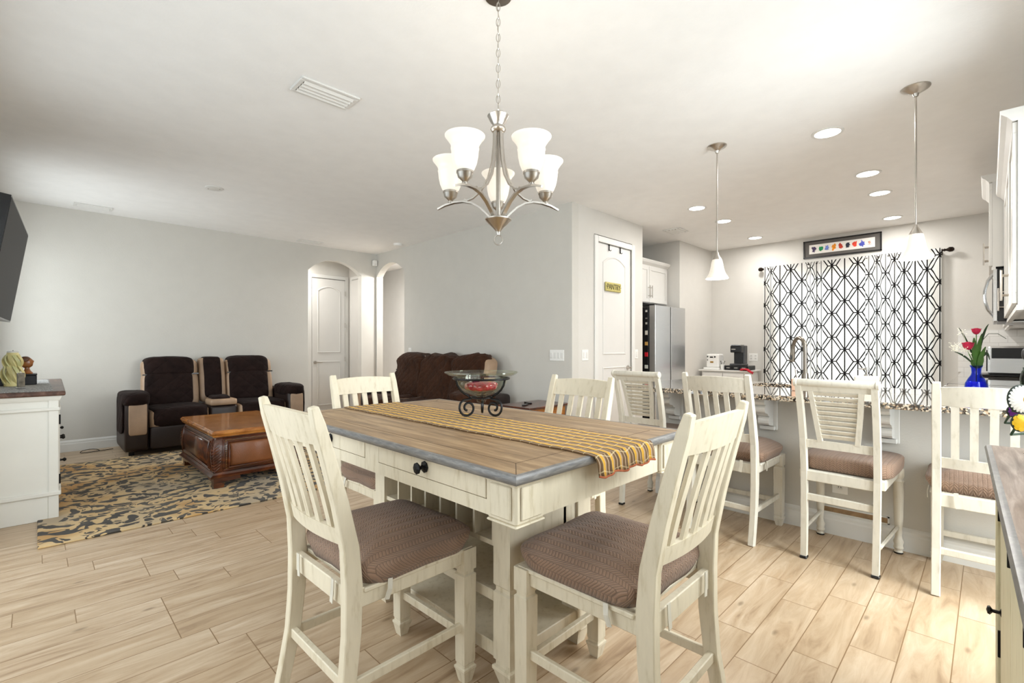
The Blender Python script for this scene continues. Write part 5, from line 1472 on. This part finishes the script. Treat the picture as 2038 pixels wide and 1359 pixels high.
lower('white base cabinet between the peninsula and the range', 4.62, 5.45, 2)
lower('white base cabinets between the range and the window wall', 6.25, 8.09, 3)
t = thing('granite_countertop', 'speckled granite countertop along the kitchen wall either side of the range', 'countertop', (6.4, 0, .879), 0, None, True)
obj('counter_section', MB().box(4.605, 5.455, YR + .018, .245, .879, .914, .004), m_granite, t)
obj('counter_section', MB().box(6.245, 8.11, YR + .018, .245, .879, .914, .004), m_granite, t)
t = thing('range', 'stainless kitchen range with glass cooktop below the microwave', 'range', (5.85, -.05, 0), 0, None, True)
obj('body', MB().box(5.465, 6.235, YR + .018, .25, .02, .90, .004), m_steel, t)
obj('cooktop', MB().box(5.465, 6.235, YR + .018, .25, .90, .915, .003), M('glass_cooktop', (18, 18, 20), .06, coat=1), t)
obj('oven_handle', MB().tube([(5.54, .25, .76), (5.54, .29, .76), (6.16, .29, .76), (6.16, .25, .76)], .011), m_chrome, t, True)
obj('oven_window', MB().box(5.6, 6.1, .25, .254, .35, .66), m_tv, t)
obj('control_panel', MB().box(5.465, 6.235, .25, .262, .82, .90, .003), m_steel, t)
for i in range(5): obj('knob', MB().lathe([(.02, 0), (.018, .025), (0, .026)], 14, Matrix.Translation((5.56 + i * .145, .262, .86)) @ Matrix.Rotation(-PI / 2, 4, 'X')), m_chrome, t, True)
struct('trim_3', MB().box(4.0, XW, YR, YR + .012, .914, 1.43), m_tile)
struct('trim_4', MB().box(XW - .012, XW, YR + .012, .27, .914, 1.43), m_tile)

CZ = .914
t = thing('toaster', 'stainless and black toaster oven on the counter beyond the range', 'toaster', (7.35, -.12, CZ), 0, None, True)
obj('body', MB().box(7.15, 7.52, -.30, .01, CZ + .02, CZ + .32, .02, seg=2), m_steel, t)
obj('front', MB().box(7.19, 7.49, .01, .02, CZ + .05, CZ + .28, .004), m_blackp, t)
obj('side_panel', MB().box(7.142, 7.15, -.27, -.02, CZ + .19, CZ + .30, .003), m_blackp, t)
obj('tray', MB().box(7.10, 7.56, -.34, .07, CZ, CZ + .02, .006), m_blackp, t)
obj('handle', MB().tube([(7.2, .02, CZ + .25), (7.2, .05, CZ + .25), (7.48, .05, CZ + .25), (7.48, .02, CZ + .25)], .007), m_chrome, t, True)
t = thing('utensil_jar', 'murky green glass jar of utensils at the right edge beyond the vase', 'jar', (4.95, -.23, CZ), 0)
obj('jar', MB().lathe([(.05, 0), (.072, .02), (.076, .09), (.066, .14), (.058, .15), (.062, .165), (.057, .165), (.053, .15), (.07, .09), (.066, .02), (0, .01)], 28), m_jar, t, True)
for i in range(5):
    a_ = i * 1.3; u = obj('utensil', MB().tube([(.02 * math.cos(a_), .02 * math.sin(a_), .02), (.05 * math.cos(a_), .05 * math.sin(a_), .24)], .005, 6).puff(.05 * math.cos(a_) - .022, .05 * math.cos(a_) + .022, .05 * math.sin(a_) - .018, .05 * math.sin(a_) + .018, .22, .30, e=.8, nu=14, nv=8), m_gun, t, True)

# on the peninsula
t = thing('faucet', 'brushed gooseneck pull-down faucet on the granite peninsula', 'faucet', (3.975, .948, CZ), 0)
dx, dy = .6, .8
obj('base', MB().lathe([(.028, 0), (.028, .006), (.022, .012), (.021, .11), (.018, .12), (0, .12)], 20), m_satin, t, True)
arc = [(0, .11), (0, .25)] + [(.062 - .062 * math.cos(PI * i / 12), .29 + .088 * math.sin(PI * i / 12)) for i in range(13)]
obj('neck', MB().tube([(dx * r, dy * r, z) for r, z in arc], .0135, 12), m_satin, t, True)
obj('spray_head', MB().tube([(dx * .124, dy * .124, .295), (dx * .128, dy * .128, .25), (dx * .134, dy * .134, .20)], [.015, .018, .017], 12), m_satin, t, True)
obj('spray_button', MB().box(dx * .134 - .022, dx * .134 - .012, dy * .134 - .006, dy * .134 + .006, .215, .25, .002), m_blackp, t)
obj('handle', MB().tube([(0, .02, .06), (0, .045, .062), (-.01, .055, .11), (-.015, .058, .15)], [.010, .009, .006, .006], 8), m_nickel, t, True)
t = thing('soap_caddy', 'square off-white soap pump caddy with chrome spout beside the sink', 'soap dispenser', (4.10, .60, CZ), .1)
obj('body', MB().box(-.055, .055, -.07, .07, 0, .108, .008, seg=2), M('stoneware', (226, 220, 204), .5), t)
obj('pump', MB().lathe([(.018, .108), (.018, .118), (.007, .122), (.007, .15), (.014, .152), (.014, .166), (0, .168)], 14), m_chrome, t, True)
obj('spout', MB().tube([(0, 0, .159), (0, .045, .158), (0, .05, .150)], .005, 8), m_chrome, t, True)
mb = MB().box(-.03, .03, -.018, .018, 0, .085, .004)
o = obj('sponge_tray', mb, M('terracotta_pink', (222, 178, 150), .7), None); o.location = (3.83, .975, CZ); tag(o, 'small peach sponge holder beside the faucet', 'sponge holder')
# blue vase with tulips
VX, VY = 4.13, .055
t = thing('blue_vase', 'cobalt blue glass bottle vase on the granite peninsula', 'vase', (VX, VY, CZ), 0)
outp = [(.0, .0), (.045, .0), (.052, .010), (.055, .05), (.052, .085), (.038, .115), (.026, .135), (.022, .150), (.024, .180), (.031, .196), (.029, .196), (.021, .180), (.019, .150), (.023, .133), (.035, .112), (.048, .084), (.050, .05), (.047, .012), (0, .006)]
obj('glass_body', MB().lathe(outp, 32), m_blue, t, True)
m_blueg = M('cobalt_water', (36, 100, 225), .1, var=.3, coat=1.0)
obj('water', MB().lathe([(0, .008), (.046, .014), (.048, .05), (.046, .082), (.040, .098), (0, .098)], 28), m_blueg, t, True)
bq = thing('rose_bouquet', 'bouquet of two magenta roses with green leaves and white sprigs in the blue vase', 'flowers', (VX, VY, CZ + .02), 0)
m_leaf = M('leaf_green', (62, 104, 36), .45, var=.4, scale=14); m_dleaf = M('leaf_dark', (34, 60, 34), .5, var=.3)
m_mag = M('magenta_petal', (178, 14, 62), .5, var=.35, scale=40)
R_ = Vector((.7071, -.7071, 0)); F_ = Vector((.7071, .7071, 0))
def PT(r, f, z): return R_ * r + F_ * f + Vector((0, 0, z))
PXM = 2.96 / 949
def leaf(mb, a, b, c, w_, n=8):
    """a blade from a through b to c, width w_"""
    a, b, c = Vector(a), Vector(b), Vector(c); rings = []
    for i in range(n + 1):
        f = i / n; p = a * (1 - f) ** 2 + b * 2 * f * (1 - f) + c * f * f
        d = ((b - a) * (1 - f) + (c - b) * f).normalized()
        s_ = d.cross(F_).normalized() if abs(d.dot(F_)) < .98 else R_
        ww = w_ * math.sin(PI * (f * .92 + .04)) ** .8; nn = s_.cross(d).normalized()
        rings.append([p + s_ * ww, p + nn * .0015 + nn * ww * .15, p - s_ * ww, p - nn * .0015 + nn * ww * .15])
    return mb.loft(rings)
def rose(name, c, r, top):
    mb = MB(); c = Vector(c)
    for layer in range(4):
        for k in range(5):
            a_ = k * 2 * PI / 5 + layer * .7; rr = r * (.35 + .18 * layer)
            cs = []
            for i in range(5):
                row = []
                for j in range(5):
                    u = (j - 2) / 2 * .75; v = i / 4
                    rad = rr * (.55 + .5 * math.sin(v * 2.2)) * (1 + (.25 if layer == 3 and v > .8 else 0))
                    row.append(c + Vector((rad * math.cos(a_ + u), rad * math.sin(a_ + u), (v - .5) * r * 1.7 * (1 - .07 * layer) - .12 * r * u * u)))
                cs.append(row)
            b0 = len(mb.v); mb.v += [q for row in cs for q in row]
            for i in range(4):
                for j in range(4): mb.f.append((b0 + i * 5 + j, b0 + i * 5 + j + 1, b0 + (i + 1) * 5 + j + 1, b0 + (i + 1) * 5 + j))
    mb.sphere(tuple(c), r * .55, 10, sz=1.2)
    o = obj(name, mb, m_mag, top, 2); return o
z0 = .0
def zz(py): return (775 - py) * PXM + (1.226 - 85 * PXM) - CZ - .02   # height of a picture row at the vase
def rr_(px): return (px - 1952) * PXM / 1.35
st_ = MB()
for (px, py) in ((1952, 665), (1927, 695), (1945, 690), (1965, 690)):
    st_.tube([PT(0, 0, .0), PT(0, 0, .15), PT(rr_(px) * .4, 0, .2), PT(rr_(px), 0, zz(py))], .0028, 6)
obj('stem', st_, m_leaf, bq, True)
rose('rose', PT(rr_(1952), 0, zz(659)), .023, bq); rose('rose', PT(rr_(1926), -.01, zz(688)), .029, bq)
for (px, py, w_, mp_) in ((1940, 672, .018, m_leaf), (1958, 668, .016, m_leaf), (1962, 700, .034, m_leaf), (1946, 706, .030, m_leaf), (1955, 708, .036, m_leaf), (1970, 690, .016, m_leaf), (1952, 690, .02, m_leaf)):
    obj('leaf', leaf(MB(), PT(0, random.uniform(-.01, .01), .16), PT(rr_(px) * .5, 0, zz(py) * .75), PT(rr_(px), random.uniform(-.02, .02), zz(py)), w_), mp_, bq, True)
for (bx_, by_, px, py, w_) in ((1935, 690, 1905, 652, .007), (1965, 670, 1985, 645, .009), (1925, 712, 1893, 700, .006), (1980, 690, 1988, 716, .010), (1960, 660, 1975, 665, .006)):
    obj('leaf', leaf(MB(), PT(0, 0, .16), PT(rr_(bx_), 0, zz(by_) + .02), PT(rr_(px), 0, zz(py)), w_), m_dleaf, bq, True)
obj('stem', MB().tube([PT(0, 0, .16), PT(rr_(1965), 0, zz(680)), PT(rr_(1985), 0, zz(664)), PT(rr_(2010), 0, zz(664)), PT(rr_(2032), 0, zz(674))], .0018, 5), m_dleaf, bq)
k = random.Random(5)
m_gyp = M('sprig_white', (238, 236, 220), .7)
for i in range(5):
    px, py = k.uniform(1892, 1918), k.uniform(656, 700)
    tip = PT(rr_(px), k.uniform(-.03, .03), zz(py))
    s_ = MB().tube([PT(0, 0, .15), PT(rr_(1935), 0, zz(700)), tip], .0012, 5)
    for j in range(9):
        q = tip + Vector((k.uniform(-.03, .03), k.uniform(-.03, .03), k.uniform(-.035, .025)))
        s_.tube([tip + (q - tip) * -.3, q], .0007, 4).sphere(tuple(q), k.uniform(.002, .0036), 6)
    obj('white_sprig', s_, m_gyp, bq)
# ================================================================== LEFT CONSOLE (storage cabinet) AND WHAT STANDS ON IT
CX, CY = XL + .01, 4.71
m_side = M('console_white_paint', (226, 224, 216), .55, var=.03, scale=3)
t = thing('storage_cabinet', 'white distressed storage cabinet with dark brown top at the left edge', 'cabinet', (CX, CY, 0), math.radians(-1.0))
Wd, Ln = .56, 1.75
obj('body', MB().box(0, Wd - .02, .01, Ln - .01, .09, .865, .003), m_side, t)
obj('corner_post', MB().box(Wd - .055, Wd, 0, .05, 0, .865, .004), m_side, t)
obj('corner_post', MB().box(Wd - .055, Wd, Ln - .05, Ln, 0, .865, .004), m_side, t)
obj('plinth', MB().box(0, Wd - .055, .004, .03, 0, .17, .003).box(0, Wd - .02, .03, Ln - .03, .03, .09), m_side, t)
obj('lower_moulding', MB().box(0, Wd + .012, -.012, .02, .17, .20, .005).box(Wd - .01, Wd + .012, .02, Ln + .012, .17, .20, .005), m_side, t)
obj('upper_moulding', MB().box(0, Wd + .008, -.010, .02, .772, .795, .005).box(Wd - .01, Wd + .010, .02, Ln + .01, .772, .795, .005), m_side, t)
obj('cornice', MB().loft([rect for rect in ([(0, -.004, .845), (Wd + .004, -.004, .845), (Wd + .004, Ln + .004, .845), (0, Ln + .004, .845)], [(0, -.012, .862), (Wd + .012, -.012, .862), (Wd + .012, Ln + .012, .862), (0, Ln + .012, .862)], [(0, -.016, .878), (Wd + .016, -.016, .878), (Wd + .016, Ln + .016, .878), (0, Ln + .016, .878)])]), m_side, t)
obj('tabletop', MB().box(0, Wd + .035, -.035, Ln + .03, .878, .912, .010, seg=2), m_brown, t)
wd_ = (Ln - .12) / 3
for i in range(3):
    y0, y1 = .06 + i * wd_ + .004, .06 + (i + 1) * wd_ - .004
    d = obj('door', MB().box(Wd - .012, Wd + .006, y0, y1, .21, .765, .003), m_side, t)
    obj('knob', MB().lathe([(.010, 0), (.006, .012), (.015, .024), (.008, .034), (0, .036)], 8, Matrix.Translation((Wd + .006, y0 + .05 if i else y1 - .04, .50)) @ Matrix.Rotation(PI / 2, 4, 'Y')), m_black, d)
    for z in (.27, .70): obj('hinge', MB().box(Wd - .004, Wd + .010, y0 - .004, y0 + .008, z - .035, z + .035, .002), m_black, d)
obj('knob', MB().lathe([(.010, 0), (.006, .012), (.015, .024), (.008, .034), (0, .036)], 8, Matrix.Translation((Wd + .006, .10, .40)) @ Matrix.Rotation(PI / 2, 4, 'Y')), m_black, t)
TZ = .9125
mb = MB(); nx, ny = 30, 60; lace = []
x0_, x1_, y0_, y1_ = CX + .06, CX + .52, CY + .01, CY + 1.62
for j in range(ny + 1):
    for i in range(nx + 1):
        e = 0
        x = x0_ + (x1_ - x0_) * i / nx; y = y0_ + (y1_ - y0_) * j / ny
        if j == 0: y += .010 * (i % 2)
        if i == nx: x += .012 * (j % 2)
        mb.v.append(Vector((x, y, TZ + .003)))
for j in range(ny):
    for i in range(nx):
        a_ = j * (nx + 1) + i; mb.f.append((a_, a_ + 1, a_ + nx + 2, a_ + nx + 1))
ml, nt, p, out = mat_new('grey_lace')
nz_ = noise_tex(nt, coords(nt), 70, 4, .7, 2.0)
nt.links.new(ramp(nt, nz_, [(.45, rgb(108, 110, 112)), (.55, rgb(204, 204, 200))]), p.inputs['Base Color']); p.inputs['Roughness'].default_value = .9
o = obj('lace_runner', mb, ml, None); s_ = o.modifiers.new('thickness', 'SOLIDIFY'); s_.thickness = .003
tag(o, 'grey and white lace runner on the dark top of the left storage cabinet', 'table runner')
LZ = TZ + .005
# carved candle
t = thing('carved_candle', 'tall pale green and yellow ribbon-carved candle on the left cabinet', 'candle', (-.125, 5.42, LZ), 0)
m_wax = M('pale_green_wax', (206, 204, 146), .45, var=.12, scale=12); m_wax2 = M('yellow_wax', (224, 212, 150), .4, var=.1, scale=12)
obj('core', MB().lathe([(.048, 0), (.050, .02), (.046, .05), (.038, .12), (.035, .20), (.036, .255), (.032, .262), (0, .262)], 14), m_wax2, t, True)
for i in range(9):
    a_ = i * 2 * PI / 9
    for (za, zb__, ra, rb) in ((.245, .14, .036, .054), (.16, .02, .042, .064)):
        pts = []
        for q in range(9):
            f = q / 8; r = ra + (rb - ra) * math.sin(PI * f) ; pts.append((math.cos(a_ + f * .9) * r, math.sin(a_ + f * .9) * r, za + (zb__ - za) * f))
        obj('ribbon_loop', MB().strip(pts, .020, .006, up=(-math.sin(a_), math.cos(a_), 0)), m_wax if i % 2 else m_wax2, t, True)
obj('rim', MB().lathe([(.030, .258), (.034, .272), (.028, .275), (.024, .262)], 14), m_white_p, t, True)
obj('wick', MB().tube([(0, 0, .26), (.002, 0, .282)], .002, 5), m_blackp, t)
t = thing('glass_keepsake', 'small silver and glass keepsake standing in front of the carved candle', 'ornament', (-.075, 5.08, LZ), .3)
obj('base', MB().box(-.022, .022, -.022, .022, 0, .008, .002), m_chrome, t)
obj('glass_block', MB().box(-.020, .020, -.012, .012, .008, .115, .004), M('smoky_crystal', (150, 146, 136), .08, .6, var=.4, scale=30), t)
t = thing('dark_box', 'low dark box under the wooden bust on the left cabinet', 'box', (-.13, 5.62, LZ), 0)
obj('body', MB().box(-.22, .14, -.10, .10, 0, .075, .004), m_blackp, t)
obj('lid', MB().box(-.222, .142, -.102, .102, .075, .088, .003), m_blackp, t)
mb = MB()
def bust(q):
    # simple carved head: chin, brow and nose pushed toward +x
    f = (q.z - .06) / .09
    if q.x > 0: q.x += .010 * math.exp(-((f - .45) / .12) ** 2) * (1 if abs(q.y) < .012 else .2) + .004 * math.exp(-((f - .1) / .12) ** 2)
    return q
mb.lathe([(.034, 0), (.036, .008), (.028, .016), (.020, .03), (.016, .045), (.018, .06)], 14)
mb.puff(-.036, .034, -.028, .028, .045, .135, e=.85, nu=24, nv=14, disp=bust)
o = obj('wooden_bust', mb, M('carved_wood_orange', (150, 92, 44), .35, var=.5, scale=25, coat=.3), None, True); o.location = (-.048, 5.58, LZ + .088)
tag(o, 'small carved orange-brown wooden bust on the dark box', 'sculpture')
obj('hair', MB().puff(-.042, .022, -.031, .031, .085, .142, e=.8, nu=20, nv=10), M('carved_hair', (92, 54, 28), .4, var=.4, scale=60, bmp=.4), o, True)
# ================================================================== BUFFET AT THE RIGHT EDGE
BA = math.radians(1.6)
BO = Vector((2.155, 0.006, 0))        # far front corner of the top
t = thing('buffet', 'cream buffet sideboard with grey oak top at the right edge of the picture', 'sideboard', BO, BA)
# local: x from 0 (far end) to -1.35 (near), y from 0 (front) to -.40
Lb, Db = 1.45, .40
obj('tabletop', MB().box(-Lb, -.008, -Db, -.008, .884, .914, .003), m_bufftop, t)
pr = [(0.0, 0.0), (0.008, -.002), (0.012, -.010), (0.010, -.020), (0.002, -.028), (-.02, -.030), (-.02, -.001)]
rg = [[Vector((-.008 + q[0], -Db, .914 + q[1])) for q in pr], [Vector((-.008 + q[0], -.008 + q[0], .914 + q[1])) for q in pr], [Vector((-Lb, -.008 + q[0], .914 + q[1])) for q in pr]]
obj('edge_moulding', MB().loft(rg), m_topedge, t, True)
obj('body', MB().box(-Lb + .02, -.05, -Db, -.05, .14, .884), m_buff, t)
for x in (-.05, -Lb + .05):
    for y in (-.05, -Db + .035):
        obj('leg', MB().box(x - .03, x + .03, y - .03, y + .03, 0, .884, .004), m_buff, t)
obj('bottom_rail', MB().box(-Lb + .08, -.08, -.055, -.025, .14, .20, .003), m_buff, t)
obj('top_rail', MB().box(-Lb + .08, -.08, -.055, -.025, .83, .884, .003), m_buff, t)
n = 3; w_ = (Lb - .20) / n
for i in range(n):
    x1 = -.10 - i * w_ - .004; x0 = x1 - w_ + .008
    d = obj('door', MB().box(x0, x1, -.05, -.028, .205, .822, .003), m_buff, t)
    kx = x1 - .035 if i == 0 else x0 + .035
    obj('knob', MB().lathe([(.012, 0), (.005, .004), (.005, .018), (.013, .024), (.011, .029), (0, .032)], 6, Matrix.Translation((kx, -.028, .44)) @ Matrix.Rotation(-PI / 2, 4, 'X')), m_black, d)
    for z in (.33, .74): obj('strap_hinge', MB().box(x1 + .0, x1 + .008, -.032, -.022, z - .04, z + .04, .001), m_black, d)
def bl(x, y, z): return Matrix.Translation(BO) @ Matrix.Rotation(BA, 4, 'Z') @ Vector((x, y, z))
mb = MB(); 
for j in range(13):
    for i in range(9):
        mb.v.append(Vector((-.10 - 1.2 * j / 12, -.075 - .26 * i / 8 - (.02 * math.sin(j * 1.2) if i == 0 else 0), .9165)))
for j in range(12):
    for i in range(8): a_ = j * 9 + i; mb.f.append((a_, a_ + 1, a_ + 10, a_ + 9))
o = obj('linen_cloth', mb, M('pale_linen', (232, 216, 200), .9, var=.04), None); o.location = BO; o.rotation_euler = (0, 0, BA)
s_ = o.modifiers.new('thickness', 'SOLIDIFY'); s_.thickness = .002
tag(o, 'pale linen cloth lying on top of the buffet', 'cloth')
# daisy arrangement
FC = bl(-.26, -.19, .9185)
t = thing('flower_arrangement', 'bright artificial daisies in a vase on the buffet, cut by the right edge', 'flowers', FC, 0)
m_pet = M('daisy_white', (240, 238, 232), .6, var=.04); m_cen = M('daisy_center', (206, 168, 10), .7, var=.3, scale=80, bmp=.5)
m_yel = M('petal_yellow', (240, 190, 20), .6, var=.2, scale=20); m_org = M('petal_orange', (238, 140, 24), .6, var=.2); m_pur = M('petal_purple', (104, 30, 130), .6, var=.3)
m_dk = M('dark_green_backing', (26, 38, 24), .6)
obj('vase', MB().lathe([(0, 0), (.045, 0), (.055, .03), (.050, .07), (.032, .10), (.036, .115), (.030, .115), (.027, .10), (0, .09)], 24), m_white_p, t, True)
def bloom(nm, c, r, n, mat_, matc, wd=.16, rc=.36, tilt=.25, two=True):
    # flower facing the room (toward -F_)
    c = Vector(c); ax = (-F_ + Vector((0, 0, tilt))).normalized(); u = ax.cross(Vector((0, 0, 1))).normalized(); v = u.cross(ax)
    mb = MB()
    for L in range(2 if two else 1):
        for k_ in range(n):
            a_ = 2 * PI * (k_ + L * .5) / n; d = u * math.cos(a_) + v * math.sin(a_); s_ = ax.cross(d)
            R2 = r * (1.0 if L == 0 else .92); rings = []
            for f, w1 in ((.15, .5), (.5, .9), (.8, 1.0), (.95, .7), (1.0, .25)):
                q = c + d * R2 * f + ax * (.003 - .012 * f * f + .003 * L)
                rings.append([q + s_ * wd * r * w1, q + ax * .001, q - s_ * wd * r * w1, q - ax * .001])
            mb.loft(rings)
    o_ = obj(nm, mb, mat_, t, True)
    ce = MB(); pr_ = [(rc * r, 0), (rc * r * .95, .006), (rc * r * .6, .011), (0, .013)]
    TT_ = Matrix.Translation(c) @ Matrix((tuple(u) , tuple(v), tuple(ax))).transposed().to_4x4()
    obj('flower_center', ce.lathe(pr_, 20, TT_), matc, o_, True)
    bk = MB().lathe([(0, -.006), (r * 1.02, -.008), (r * 1.06, -.010), (r * .9, -.014), (0, -.016)], 24, TT_)
    obj('flower_back', bk, m_dk, o_, True)
    obj('stem', MB().tube([c - ax * .012, c - ax * .03 + Vector((0, 0, -.03)), Vector((0, 0, .10))], .003, 6), m_dleaf, o_)
def fz(py, d): return 1.226 + (690 - py) * d / 949 - .9185
dF = FC.dot(F_)
def fl(px, py, f=0.0):
    d = dF + f; r = (px - 1019) / 949 * d - FC.dot(R_)
    return R_ * r + F_ * f + Vector((0, 0, fz(py, d)))
bloom('daisy', fl(2041, 795, -.05), .034, 22, m_pet, m_cen, wd=.11, rc=.33, tilt=0.05)
bloom('purple_flower', fl(2024, 819, .0), .015, 9, m_pur, m_yel, wd=.25, tilt=0.1)
bloom('yellow_flower', fl(2038, 842, -.06), .021, 8, m_yel, m_org, wd=.30, rc=.3, tilt=0.1)
bloom('orange_flower', fl(2075, 815, -.02), .036, 10, m_org, m_yel, wd=.25, tilt=0.1)
bloom('white_daisy', fl(2110, 785, .0), .042, 20, m_pet, m_cen, wd=.11, rc=.33, tilt=0.1)
bpy.context.view_layer.update()
